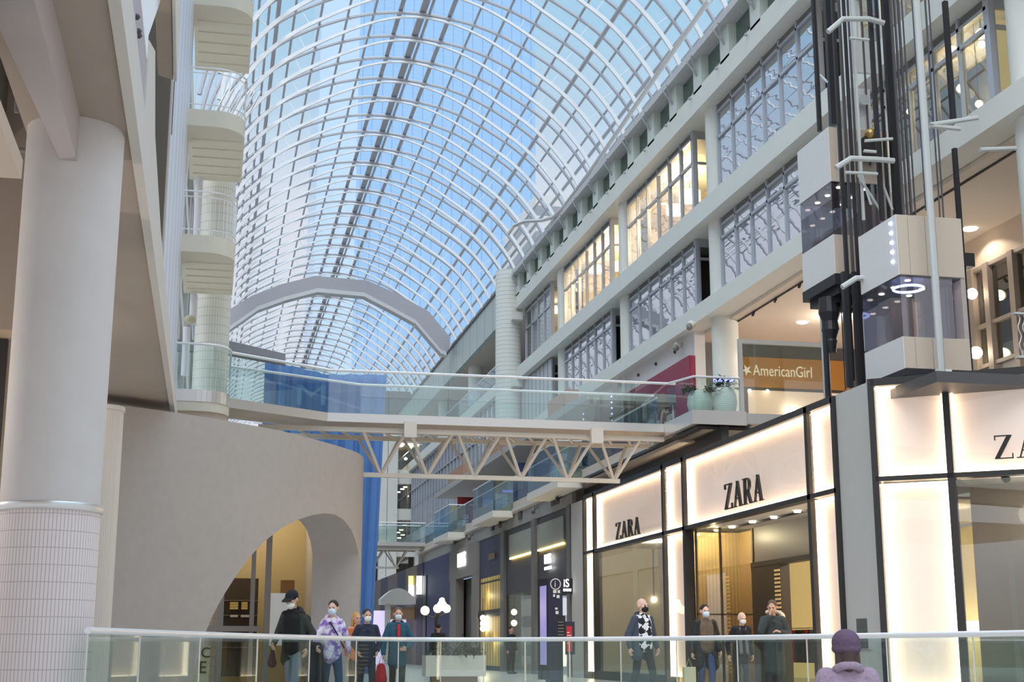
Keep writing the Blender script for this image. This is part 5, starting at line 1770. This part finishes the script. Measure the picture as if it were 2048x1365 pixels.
lb = ['left stack of yellow boxes on the dark shop shelf', 'right stack of yellow boxes on the dark shop shelf', 'white folded goods on the lower dark shelf, left', 'white folded goods on the lower dark shelf, right']
for k, (px, py, w_, h_) in enumerate(((468, 1212, 0.22, 0.2), (489, 1212, 0.16, 0.2), (468, 1233, 0.2, 0.06), (490, 1233, 0.22, 0.06))):
    c = at_y(px, py, 39.3)
    if k < 2:
        tb = thing('box_stack', lb[k], 'boxes', c)
        for j in range(3):
            MB().box(c.x - w_ / 2, 39.2, c.z - h_ / 2 + j * h_ / 3, c.x + w_ / 2, 39.4, c.z - h_ / 2 + (j + 0.85) * h_ / 3).build('box', mat('yellow_box', (236, 206, 120), 0.6), tb)
    else:
        tag(MB().box(c.x - w_ / 2, 39.2, c.z - h_ / 2, c.x + w_ / 2, 39.4, c.z + h_ / 2).build('folded_goods', mat('goods_white', (220, 214, 200), 0.8)), lb[k], 'clothes')
p, q = at_y(542, 1187, 38), at_y(587, 1292, 38)
tag(MB().box(p.x, 38, q.z, q.x, 38.05, p.z).build('poster', mat('poster_white', (226, 230, 234), 0.6, emit=(255, 255, 255), power=0.12)), 'blank white poster panel behind the man in the black cap', 'poster')
p = at_y(588, 1165, 38.3)
tag(MB().box(p.x - 0.35, 38.3, p.z - 0.3, p.x + 0.02, 38.34, p.z + 0.05).build('wood_panel', mat('wood_tan', (150, 108, 62), 0.6)), 'small tan wooden panel above the white poster', 'panel')
p = at_y(398, 1340, 36.8)
tg = thing('lettered_panel', 'cream panel with large dark letters low behind the arch edge', 'sign', (p.x, 36.8, 0))
MB().box(p.x - 0.3, 36.8, 0, p.x + 0.25, 36.85, 1.0).build('panel', mat('panel_cream', (186, 180, 146), 0.6), tg)
text_mesh('panel_letter', 'E', (p.x - 0.02, 36.79, 0.34), (1, 0, 0), (0, 0, 1), 0.42, mat('letter_olive', (70, 62, 30), 0.6), tg, 0.008)
text_mesh('panel_letter', 'C', (p.x + 0.02, 36.79, 0.72), (1, 0, 0), (0, 0, 1), 0.36, mat('letter_olive', (70, 62, 30), 0.6), tg, 0.008)
lamp('arch_shop_light', 'POINT', (1.2, 39.2, 5.1), 90, (1.0, 0.86, 0.6), 0.08)
lamp('arch_shop_light', 'POINT', (-0.3, 39.0, 5.1), 60, (1.0, 0.84, 0.56), 0.08)

# ------------------------------------------------------------------ front guard rail round the opening
ctrl = [(-1.02, 13.04), (-0.07, 16.65), (1.48, 21.1), (3.3, 25.0), (4.9, 25.4), (6.11, 23.9), (7.3, 21.7), (7.85, 17.9), (8.22, 14.3), (8.15, 11.3)]
gpth = catmull(ctrl, 8)
fg = thing('guard_rail', 'frameless glass guard with round pale rail across the foreground', 'guard rail', (3.5, 20, 0))
ZRL = 1.10
MB().tube([(p.x, p.y, ZRL) for p in gpth], [0.026 + 0.0005 * p.y for p in gpth], 10).build('handrail', RAILM, fg, True)
L = 0
seg = []
STP = 4
for i in range(0, len(gpth) - 1, STP):
    a, b = gpth[i], gpth[min(i + STP, len(gpth) - 1)]
    u = (b - a).normalized()
    n = Vector((-u.y, u.x, 0)) * 0.016
    a2, b2 = a + u * 0.012, b - u * 0.012
    MB().extrude([Vector((a2.x, a2.y, 0.03)), Vector((b2.x, b2.y, 0.03)), Vector((b2.x, b2.y, ZRL - 0.02)), Vector((a2.x, a2.y, ZRL - 0.02))], n).build('glass_panel', G_RAIL, fg)
    MB().tube([(a.x, a.y, 0.0), (a.x, a.y, ZRL - 0.02)], 0.010, 6).build('clamp_post', STEEL, fg)
# ------------------------------------------------------------------ people
SKIN = mat('skin', (206, 158, 134), 0.55)
SKIN2 = mat('skin_pale', (220, 178, 158), 0.55)
MASKB = mat('mask_blue', (206, 224, 236), 0.8)
MASKW = mat('mask_white', (238, 236, 230), 0.8)


def remeshed(mb, voxel, name, material, parent, smooth=3):
    """union of rounded limbs turned into one continuous surface"""
    me = bpy.data.meshes.new(name + '_raw')
    me.from_pydata(mb.v, [], mb.f)
    tmp = bpy.data.objects.new(name + '_tmp', me)
    COL.objects.link(tmp)
    bm = bmesh.new()
    bm.from_mesh(me)
    bmesh.ops.recalc_face_normals(bm, faces=bm.faces)
    bm.to_mesh(me)
    bm.free()
    r = tmp.modifiers.new('remesh', 'REMESH')
    r.mode = 'VOXEL'
    r.voxel_size = voxel
    s = tmp.modifiers.new('smooth', 'SMOOTH')
    s.factor = 0.5
    s.iterations = smooth
    dg = bpy.context.evaluated_depsgraph_get()
    out = bpy.data.meshes.new_from_object(tmp.evaluated_get(dg))
    bpy.data.objects.remove(tmp)
    for p in out.polygons:
        p.use_smooth = True
    out.materials.clear()
    out.materials.append(material)
    o = bpy.data.objects.new(name, out)
    COL.objects.link(o)
    o.parent = parent
    return o


def limb(mb, a, b, ra, rb, n=12):
    """tapered limb with rounded ends"""
    a, b = Vector(a), Vector(b)
    d = (b - a)
    if d.length < 1e-5:
        mb.ball(a, ra, n, 8)
        return
    u = d.normalized()
    pts, rs = [], []
    for k in range(4):
        t_ = math.pi / 2 * (k + 0.3) / 4.0
        pts.append(a - u * ra * math.cos(t_))
        rs.append(ra * math.sin(t_))
    pts.append(a)
    rs.append(ra)
    pts.append(b)
    rs.append(rb)
    for k in range(3, -1, -1):
        t_ = math.pi / 2 * (k + 0.3) / 4.0
        pts.append(b + u * rb * math.cos(t_))
        rs.append(rb * math.sin(t_))
    mb.tube(pts, rs, n)


def ell(mb, c, r, n=20, m=14):
    mb.ball(c, r, n, m)


def hand(mb, w, d, side, curl=0.5):
    """palm, four unequal bent fingers and a thumb from the side of the palm; w wrist, d direction"""
    w, d = Vector(w), Vector(d).normalized()
    across = d.cross(Vector((1, 0, 0)))
    across = across.normalized() if across.length > 0.2 else Vector((0, 1, 0))
    inn = across.cross(d).normalized()
    if inn.x * side > 0:
        inn = -inn
    pc = w + d * 0.05
    for k in (-1, 0, 1):
        limb(mb, w + across * 0.012 * k, w + d * 0.085 + across * 0.026 * k, 0.017, 0.014, 8)
    ln = (0.062, 0.075, 0.080, 0.070)
    for k in range(4):
        o = (k - 1.5) * 0.019
        b0 = w + d * 0.085 + across * o
        k1 = b0 + (d * 0.8 + inn * curl * 0.6).normalized() * ln[3 - k] * 0.5
        k2 = k1 + (d * 0.45 + inn * curl * 1.2).normalized() * ln[3 - k] * 0.5
        limb(mb, b0, k1, 0.0095, 0.0085, 6)
        limb(mb, k1, k2, 0.0085, 0.0075, 6)
    th = w + d * 0.03 + across * 0.035
    t1 = th + (d * 0.7 + across * 0.6 + inn * 0.3).normalized() * 0.036
    t2 = t1 + (d * 0.85 + inn * 0.45).normalized() * 0.028
    limb(mb, th, t1, 0.013, 0.0105, 6)
    limb(mb, t1, t2, 0.0105, 0.009, 6)


def person(label, px, Y, H, yaw, head_yaw=0, head_pitch=0, arms=None, legs=0.0, coat=None, pants=(60, 62, 70), hair=None, hair_len=0, cap=None, mask=None,
           skin=SKIN, lean=0.0, width=1.0, hood=None, shirt=None, base=(None, None), extra=None, shoes=(40, 38, 38), seat=0.0):
    """yaw: 0 faces the camera (-Y), positive turns to the viewer's right. Local axes: +x viewer's right, -y forward"""
    g = at_y(px, 1297, Y)
    root = thing('person', label, 'person', (g.x, Y, -seat))
    S = H / 1.75
    body = MB()
    hipz, shz, neckz = 0.93, 1.44, 1.50
    ly = -lean * 0.25
    W = width
    hx, sx = 0.09 * W, 0.155 * W
    sh = {s: Vector((s * sx, ly, shz)) for s in (-1, 1)}
    chest = Vector((0, ly, 1.30))
    # trunk
    limb(body, (0.05 * W, 0, 0.96), (0.065 * W, ly * 0.8, 1.32), 0.10, 0.09)
    limb(body, (-0.05 * W, 0, 0.96), (-0.065 * W, ly * 0.8, 1.32), 0.10, 0.09)
    limb(body, sh[-1], sh[1], 0.06, 0.06)
    limb(body, (0, ly, 1.40), (0, ly * 1.15, 1.545), 0.06, 0.052)
    feet = []
    legs_pts = []
    for s in (-1, 1):
        hp = Vector((s * hx, 0, hipz))
        st = s * legs
        kn = Vector((s * hx * 1.05, -0.03 - st * 0.5, 0.50))
        an = Vector((s * hx * 1.05, 0.02 - st, 0.09))
        if seat:
            kn = Vector((s * hx * 1.3, -0.42, seat / S + 0.42))
            an = Vector((s * hx * 1.3, -0.40, seat / S + 0.09))
        limb(body, hp, kn, 0.080, 0.054)
        limb(body, kn, an, 0.056, 0.038)
        limb(body, an + Vector((0, 0.03, -0.045)), an + Vector((s * 0.02, -0.16, -0.055)), 0.036, 0.03)
        legs_pts.append((hp, kn, an))
    arms = arms or {}
    arm_pts = {}
    for s in (-1, 1):
        el, wr_, hd, cu = arms.get(s, ((s * 0.235 * W, 0.03, 1.14), (s * 0.24 * W, -0.06, 0.90), (0, -0.15, -1), 0.5))
        el, wr_ = Vector(el), Vector(wr_)
        limb(body, sh[s], el, 0.052, 0.041)
        limb(body, el, wr_, 0.040, 0.027)
        hand(body, wr_, Vector(hd), s, cu)
        arm_pts[s] = (sh[s], el, wr_)
    # head, turned on the neck
    R = Matrix.Translation(Vector((0, ly * 1.2, 1.555))) @ Matrix.Rotation(math.radians(head_yaw), 4, 'Z') @ Matrix.Rotation(math.radians(head_pitch), 4, 'X') @ Matrix.Scale(1.10, 4)
    hm = MB()
    ell(hm, (0, 0.012, 0.125), (0.076, 0.095, 0.098))
    ell(hm, (0, -0.02, 0.068), (0.062, 0.076, 0.082))
    limb(hm, (0, -0.05, 0.012), (0, -0.06, 0.016), 0.034, 0.028)
    limb(hm, (0, -0.088, 0.105), (0, -0.110, 0.072), 0.011, 0.016, 8)
    limb(hm, (-0.03, -0.084, 0.124), (0.03, -0.084, 0.124), 0.013, 0.013, 8)
    limb(hm, (-0.02, -0.088, 0.040), (0.02, -0.088, 0.040), 0.010, 0.010, 8)
    for s in (-1, 1):
        ell(hm, (s * 0.078, 0.012, 0.10), (0.012, 0.022, 0.032), 10, 8)
        ell(hm, (s * 0.042, -0.062, 0.082), (0.022, 0.02, 0.02), 10, 8)
    body.add([R @ Vector(v) for v in hm.v], hm.f)
    Y3 = Matrix.Rotation(math.radians(yaw), 4, 'Z') @ Matrix.Scale(S, 4)

    def put(mb, name, m, parent=root, voxel=None, sm=3):
        q = MB()
        q.v = [tuple(Y3 @ Vector(v)) for v in mb.v]
        q.f = mb.f
        if voxel:
            return remeshed(q, voxel * S, name, m, parent, sm)
        for_o = MB()
        for_o.v, for_o.f = [tuple(Vector(v) + parent_origin(root)) for v in q.v], q.f
        o = for_o.build(name, m, root, True)
        return o

    def head_part(build):
        h = MB()
        build(h)
        q = MB()
        q.add([R @ Vector(v) for v in h.v], h.f)
        return q
    put(body, 'body', skin, voxel=0.0068)

    def eyes(h):
        for s in (-1, 1):
            ell(h, (s * 0.031, -0.086, 0.106), (0.013, 0.008, 0.008), 10, 8)
    put(head_part(eyes), 'eyes', mat('eye_dark', (46, 38, 34), 0.3))
    # trousers and shoes
    tr = MB()
    limb(tr, (-0.05 * W, 0, 0.97), (0.05 * W, 0, 0.96), 0.104, 0.104)
    for hp, kn, an in legs_pts:
        limb(tr, hp, kn, 0.093, 0.070)
        limb(tr, kn, an + Vector((0, 0, 0.0)), 0.070, 0.058)
    put(tr, 'trousers', mat('cloth_%d_%d_%d' % pants, pants, 0.9), voxel=0.014)
    so = MB()
    for hp, kn, an in legs_pts:
        s = 1 if hp.x > 0 else -1
        limb(so, an + Vector((0, 0.035, -0.045)), an + Vector((s * 0.02, -0.18, -0.05)), 0.047, 0.04)
    put(so, 'shoes', mat('shoe_%d_%d_%d' % shoes, shoes, 0.6), voxel=0.012)
    if shirt:
        s_ = MB()
        limb(s_, (0.045 * W, ly * 0.3 - 0.025, 0.95), (0.06 * W, ly - 0.025, 1.36), 0.119, 0.100)
        limb(s_, (-0.045 * W, ly * 0.3 - 0.025, 0.95), (-0.06 * W, ly - 0.025, 1.36), 0.119, 0.100)
        limb(s_, (0, ly, 1.42), (0, ly, 1.49), 0.085, 0.075)
        limb(s_, sh[-1], sh[1], 0.067, 0.067)
        put(s_, 'shirt', shirt, voxel=0.013)
    if coat:
        m, hem, openf, puff = coat
        j = MB()
        off = 0.05 if openf else 0.0
        puff *= 0.6
        for s in (-1, 1):
            limb(j, (s * (0.06 + off) * W, off * 0.6, max(hem, 0.80)), (s * (0.075 + off * 0.6) * W, ly + off * 0.5, 1.34), max(0.120 if not openf else 0.105, 0.105 + puff), 0.094 + puff * 0.6)
            if hem < 0.8:
                limb(j, (s * (0.06 + off * 1.5) * W, 0.01 + off * 0.8, hem + 0.1), (s * (0.06 + off) * W, off * 0.6, 0.95), 0.115 + puff, 0.105 + puff)
            a, e, w_ = arm_pts[s]
            limb(j, a + Vector((0, 0, -0.01)), e, 0.066 + puff * 0.6, 0.057 + puff * 0.6)
            limb(j, e, e.lerp(w_, 0.93), 0.056 + puff * 0.6, 0.044 + puff * 0.3)
        limb(j, sh[-1] + Vector((0.01, off * 0.4, -0.012)), sh[1] + Vector((-0.01, off * 0.4, -0.012)), 0.068 + puff * 0.4, 0.068 + puff * 0.4)
        limb(j, (0, ly + off * 0.4, 1.40), (0, ly + off * 0.6, 1.455), 0.10, 0.075)
        for k in range(9):
            a = math.pi * (0.12 + 0.76 * k / 8) if openf else 2 * math.pi * k / 9
            j.ball((0.078 * math.cos(a), ly + 0.07 * math.sin(a) + 0.01, 1.485), 0.026, 8, 6)
        put(j, 'jacket', m, voxel=0.013)
    if hood:
        j = MB()
        for k in range(11):
            a = math.pi * (-0.02 + 1.04 * k / 10)
            j.ball((0.105 * math.cos(a), ly + 0.02 + 0.10 * math.sin(a), 1.485 + 0.05 * math.sin(a)), 0.038, 10, 8)
        put(j, 'hood', hood, voxel=0.012)
    if hair:
        def hb(h):
            ell(h, (0, 0.022, 0.140), (0.083, 0.098, 0.092))
            if hair_len:
                for s in (-1, 1):
                    limb(h, (s * 0.055, 0.04, 0.13), (s * 0.07, 0.05, 0.13 - hair_len), 0.04, 0.03)
                limb(h, (0, 0.07, 0.13), (0, 0.08, 0.13 - hair_len), 0.06, 0.045)
        put(head_part(hb), 'hair', mat('hair_%d_%d_%d' % hair, hair, 0.8), voxel=0.010)
    if cap:
        kind, col_ = cap

        def cb(h):
            if kind == 'cap':
                ell(h, (0, 0.015, 0.155), (0.088, 0.105, 0.085))
                for k in range(7):
                    a = math.pi * (0.18 + 0.64 * k / 6)
                    limb(h, (0.075 * math.cos(a), -0.075 * math.sin(a) - 0.01, 0.150), (0.085 * math.cos(a), -0.10 * math.sin(a) - 0.075, 0.132), 0.012, 0.009, 6)
            else:
                ell(h, (0, 0.012, 0.150), (0.112, 0.122, 0.108))
                ell(h, (0, 0.012, 0.105), (0.116, 0.124, 0.055))
        put(head_part(cb), 'cap' if kind == 'cap' else 'beanie', col_, voxel=0.009)
    if mask:
        def mk(h):
            ell(h, (0, -0.055, 0.050), (0.062, 0.068, 0.058), 18, 12)
            limb(h, (0, -0.10, 0.075), (0, -0.115, 0.066), 0.014, 0.018, 8)
            for s in (-1, 1):
                limb(h, (s * 0.060, -0.04, 0.075), (s * 0.082, 0.015, 0.100), 0.004, 0.004, 6)
        put(head_part(mk), 'mask', mask, voxel=0.006)
    if extra:
        extra(root, put, arm_pts)
    return root


def cloth(name, rgb, **k):
    return mat(name, rgb, k.pop('rough', 0.9), **k)


A_DN = lambda s: ((s * 0.28, 0.04, 1.16), (s * 0.29, -0.05, 0.92), (0, -0.1, -1), 0.6)

# man in a black cap with a backpack
def backpack(root, put, ap):
    b = MB()
    limb(b, (-0.06, 0.21, 1.02), (-0.06, 0.20, 1.36), 0.11, 0.10)
    limb(b, (0.06, 0.21, 1.02), (0.06, 0.20, 1.36), 0.11, 0.10)
    put(b, 'backpack', cloth('pack_black', (30, 30, 34)), voxel=0.014)
    b = MB()
    for s in (-1, 1):
        limb(b, (s * 0.12, -0.10, 1.08), (s * 0.13, -0.11, 1.38), 0.022, 0.022, 8)
    put(b, 'strap', cloth('pack_black', (30, 30, 34)), voxel=0.008)
    b = MB()
    limb(b, (-0.3, -0.12, 0.72), (-0.3, -0.12, 0.95), 0.07, 0.02)
    put(b, 'hand_bag', cloth('bag_maroon', (70, 40, 44)), voxel=0.01)


person('man in a black cap and dark olive parka with a backpack, looking down', 588, 22.0, 1.76, -32, head_yaw=-8, head_pitch=22, coat=(cloth('olive_parka', (52, 56, 50), noise=0.15, scale=12), 0.68, True, 0.012), pants=(120, 128, 138),
       cap=('cap', cloth('cap_black', (28, 28, 32))), hair=(50, 40, 34), mask=MASKW, shirt=cloth('tee_black', (22, 22, 24)), hood=cloth('hood_dark', (34, 34, 36)), lean=0.2, width=0.9,
       arms={-1: ((-0.27, -0.02, 1.16), (-0.24, -0.20, 1.00), (0.2, -0.8, -0.5), 0.9), 1: ((0.28, 0.06, 1.16), (0.26, -0.08, 0.94), (0, -0.4, -1), 0.7)}, legs=0.14, extra=backpack)


# woman in a lilac tie-dye hoodie
def coat_over_arm(root, put, ap):
    c = MB()
    limb(c, (-0.36, -0.10, 1.02), (-0.40, -0.06, 0.55), 0.09, 0.15)
    limb(c, (-0.30, -0.12, 1.02), (-0.28, -0.10, 0.50), 0.08, 0.13)
    put(c, 'carried_coat', cloth('coat_ink', (38, 38, 46)), voxel=0.014)
    c = MB()
    c.tube([(-0.12, 0.12, 1.48), (-0.08, -0.10, 1.42), (0.04, -0.165, 1.2), (0.17, -0.12, 1.0)], 0.012, 6)
    put(c, 'bag_strap', cloth('strap_black', (26, 24, 28)))


TIE = mat('tie_dye_lilac', (176, 146, 204), 0.9)
_t = TIE.node_tree
_tc = _t.nodes.new('ShaderNodeTexCoord')
_tn = _t.nodes.new('ShaderNodeTexNoise')
_tn.inputs['Scale'].default_value = 11.0
_tr = _t.nodes.new('ShaderNodeValToRGB')
_tr.color_ramp.elements[0].position = 0.40
_tr.color_ramp.elements[0].color = lin((138, 102, 178))
_tr.color_ramp.elements[1].position = 0.60
_tr.color_ramp.elements[1].color = lin((236, 226, 242))
_t.links.new(_tc.outputs['Object'], _tn.inputs['Vector'])
_t.links.new(_tn.outputs['Fac'], _tr.inputs[0])
_t.links.new(_tr.outputs[0], _t.nodes['Principled BSDF'].inputs['Base Color'])
person('woman in a lilac tie-dye hoodie and jeans with a dark coat over her arm', 664, 23.2, 1.66, 18, head_yaw=-38, width=0.92, coat=(TIE, 0.84, False, 0.008), pants=(66, 84, 116), hair=(52, 36, 32), mask=MASKB, hood=mat('hood_lilac', (206, 186, 226), 0.9),
       arms={-1: ((-0.30, 0.0, 1.16), (-0.34, -0.14, 1.02), (-0.2, -0.8, -0.5), 0.8), 1: ((0.30, 0.05, 1.16), (0.29, -0.04, 0.92), (0, -0.1, -1), 0.5)}, legs=0.18, skin=SKIN2, extra=coat_over_arm)
person('blonde person in an orange top half hidden behind the navy jacket', 712, 27.6, 1.58, 20, coat=(cloth('orange_top', (206, 116, 64)), 0.85, False, 0.0), hair=(196, 150, 84), hair_len=0.16, pants=(70, 66, 60))
person('person in a plain navy jacket wearing a white mask, hands in pockets', 733, 25.9, 1.60, 8, coat=(cloth('navy_jacket', (44, 48, 66)), 0.80, False, 0.018), pants=(46, 48, 56), hair=(58, 50, 46), mask=MASKW, width=1.08,
       arms={s: ((s * 0.28, 0.08, 1.16), (s * 0.20, -0.10, 0.98), (-s * 0.3, -0.3, -1), 0.8) for s in (-1, 1)}, legs=0.12)


def red_bag(root, put, ap):
    c = MB()
    limb(c, (-0.33, -0.06, 0.40), (-0.33, -0.06, 0.62), 0.13, 0.09)
    put(c, 'shopping_bag', cloth('bag_red', (176, 34, 44)), voxel=0.012)
    c = MB()
    c.tube([(-0.38, -0.06, 0.66), (-0.33, -0.07, 0.86), (-0.28, -0.06, 0.66)], 0.008, 6)
    put(c, 'bag_handle', cloth('bag_red', (176, 34, 44)))
    c = MB()
    limb(c, (0, -0.155, 1.24), (0, -0.125, 1.44), 0.035, 0.03)
    put(c, 'red_scarf', cloth('scarf_red', (190, 44, 50)), voxel=0.008)


person('person in a teal winter coat and mask carrying a red bag', 795, 27.0, 1.66, 0, coat=(cloth('teal_coat', (44, 84, 104), noise=0.1, scale=6), 0.62, False, 0.035), pants=(44, 44, 46), hair=(96, 82, 66), mask=MASKB, hood=cloth('hood_teal', (40, 62, 80)), width=1.0,
       arms={-1: ((-0.28, 0.03, 1.12), (-0.29, -0.06, 0.88), (0, -0.1, -1), 0.9), 1: ((0.30, 0.0, 1.14), (0.16, -0.22, 0.98), (-0.9, -0.3, 0.0), 0.9)}, extra=red_bag)
# bald man in a houndstooth sweater
HT = bpy.data.materials.new('houndstooth')
HT.use_nodes = True
_n = HT.node_tree
_b = _n.nodes['Principled BSDF']
_t = _n.nodes.new('ShaderNodeTexCoord')
_mp = _n.nodes.new('ShaderNodeMapping')
_mp.inputs['Rotation'].default_value = (0, math.radians(38), 0)
_c = _n.nodes.new('ShaderNodeTexChecker')
_c.inputs['Scale'].default_value = 9.0
_c.inputs['Color1'].default_value = lin((30, 30, 34))
_c.inputs['Color2'].default_value = lin((230, 228, 226))
_nz = _n.nodes.new('ShaderNodeTexNoise')
_nz.inputs['Scale'].default_value = 14.0
_ad = _n.nodes.new('ShaderNodeMix')
_ad.data_type = 'VECTOR'
_ad.inputs[0].default_value = 0.10
_n.links.new(_t.outputs['Object'], _ad.inputs[4])
_n.links.new(_nz.outputs['Color'], _ad.inputs[5])
_n.links.new(_t.outputs['Object'], _nz.inputs['Vector'])
_n.links.new(_ad.outputs[1], _mp.inputs[0])
_n.links.new(_mp.outputs[0], _c.inputs['Vector'])
_n.links.new(_c.outputs[0], _b.inputs['Base Color'])
_b.inputs['Roughness'].default_value = 0.9
person('bald man in a black mask and houndstooth sweater under an open grey jacket', 1286, 26.0, 1.82, 22, head_yaw=10, coat=(cloth('slate_jacket', (66, 72, 86), noise=0.1, scale=5), 0.80, True, 0.03), pants=(34, 34, 38), mask=cloth('mask_black', (30, 28, 28)), shirt=HT, skin=SKIN2,
       arms={s: ((s * 0.29, 0.06, 1.15), (s * 0.32, -0.02, 0.92), (s * 0.05, -0.1, -1), 0.5) for s in (-1, 1)}, legs=0.22, hood=cloth('hood_slate', (52, 56, 66)), width=1.08)


# woman in a black fur coat with a paper bag
def paper_bag(root, put, ap):
    c = MB()
    c.box(-0.50, -0.10, 0.28, -0.26, 0.02, 0.58)
    put(c, 'paper_bag', cloth('bag_cream', (206, 196, 164)))
    c = MB()
    c.tube([(-0.44, -0.04, 0.58), (-0.38, -0.04, 0.74), (-0.32, -0.04, 0.58)], 0.006, 6)
    put(c, 'bag_handle', cloth('bag_cream', (206, 196, 164)))


FUR = mat('black_fur', (34, 30, 30), 0.6, noise=0.5, scale=26, bump=0.8)
person('dark haired woman in an open black fur coat carrying a cream paper bag', 1412, 27.3, 1.76, 0, coat=(FUR, 0.52, True, 0.05), pants=(64, 78, 116), hair=(44, 34, 30), mask=MASKB, shirt=cloth('brown_knit', (104, 86, 70)), skin=SKIN2, width=1.05,
       arms={-1: ((-0.27, 0.05, 1.14), (-0.31, -0.04, 0.86), (0, -0.1, -1), 0.9), 1: ((0.27, 0.05, 1.14), (0.28, -0.06, 0.90), (0, -0.1, -1), 0.6)}, legs=0.05, extra=paper_bag)


def scarf(root, put, ap):
    c = MB()
    for s in (-1, 1):
        limb(c, (s * 0.07, -0.115, 1.45), (s * 0.075, -0.185, 0.92), 0.035, 0.042)
    put(c, 'scarf', cloth('scarf_grey', (108, 106, 112)), voxel=0.010)


person('balding old man in a black coat and long grey scarf with a white mask', 1481, 28.0, 1.63, 6, head_pitch=12, coat=(cloth('black_coat', (34, 33, 38)), 0.66, False, 0.03), pants=(34, 33, 36), mask=MASKW, skin=SKIN2, width=1.1, lean=0.3,
       arms={s: ((s * 0.27, 0.08, 1.12), (s * 0.29, 0.0, 0.88), (s * 0.05, -0.1, -1), 0.5) for s in (-1, 1)}, extra=scarf)


def fur_trim(root, put, ap):
    c = MB()
    for k in range(13):
        a = math.pi * (-0.10 + 0.78 * k / 12)
        c.ball((0.185 * math.cos(a) + 0.02, 0.05 + 0.12 * math.sin(a), 1.50 + 0.09 * math.sin(a)), 0.042, 8, 6)
    put(c, 'fur_trim', mat('cream_fur', (214, 200, 172), 0.9, noise=0.2, scale=30, bump=0.5), voxel=0.012)


person('man in a long dark parka with cream fur hood, hand raised to his face', 1548, 26.6, 1.83, -14, head_yaw=-18, head_pitch=12, coat=(cloth('dark_parka', (58, 64, 62), noise=0.1, scale=6), 0.42, False, 0.04), pants=(52, 52, 54), hair=(92, 76, 60), hood=cloth('hood_green', (44, 50, 48)), width=1.1,
       arms={-1: ((-0.26, -0.20, 1.22), (-0.10, -0.235, 1.50), (0.35, 0.25, 1), 0.7), 1: ((0.28, 0.0, 1.15), (0.10, -0.27, 1.20), (-0.9, -0.1, 0.3), 0.8)}, extra=fur_trim)
PUR = mat('purple_knit', (92, 72, 92), 0.95, noise=0.25, scale=40, bump=0.6)
PFL = mat('lilac_fleece', (150, 130, 148), 0.95, noise=0.2, scale=30, bump=0.8)
person('person in a purple beanie and fluffy lilac jacket sitting with their back to us', 1692, 11.0, 1.68, 165, seat=0.66, coat=(PFL, 0.86, False, 0.07), pants=(70, 64, 80), cap=('beanie', PUR), hair=(70, 54, 50), hair_len=0.16, hood=PFL, width=1.15)
person('person in dark clothes walking away behind the planter box', 876, 42.0, 1.62, 170, coat=(cloth('dim_coat', (48, 46, 48)), 0.6, False, 0.03), pants=(40, 40, 44), hair=(44, 38, 36))
person('person in dark clothes standing inside the dark shop doorway', 1022, 53.0, 1.70, 30, coat=(cloth('dim_coat', (48, 46, 48)), 0.7, False, 0.02), pants=(36, 36, 40), hair=(40, 34, 32))
gb = at_y(1692, 1297, 11.0)
t = thing('bench', 'low bench under the person in the purple beanie', 'bench', (gb.x, 11.0, 0))
MB().box(gb.x - 0.5, 10.8, 0.06, gb.x + 0.5, 11.2, 0.13).build('seat', mat('bench_wood', (150, 120, 90), 0.6), t)
for sx in (-0.42, 0.42):
    MB().box(gb.x + sx - 0.03, 10.85, 0, gb.x + sx + 0.03, 11.15, 0.06).build('leg', BLACK, t)
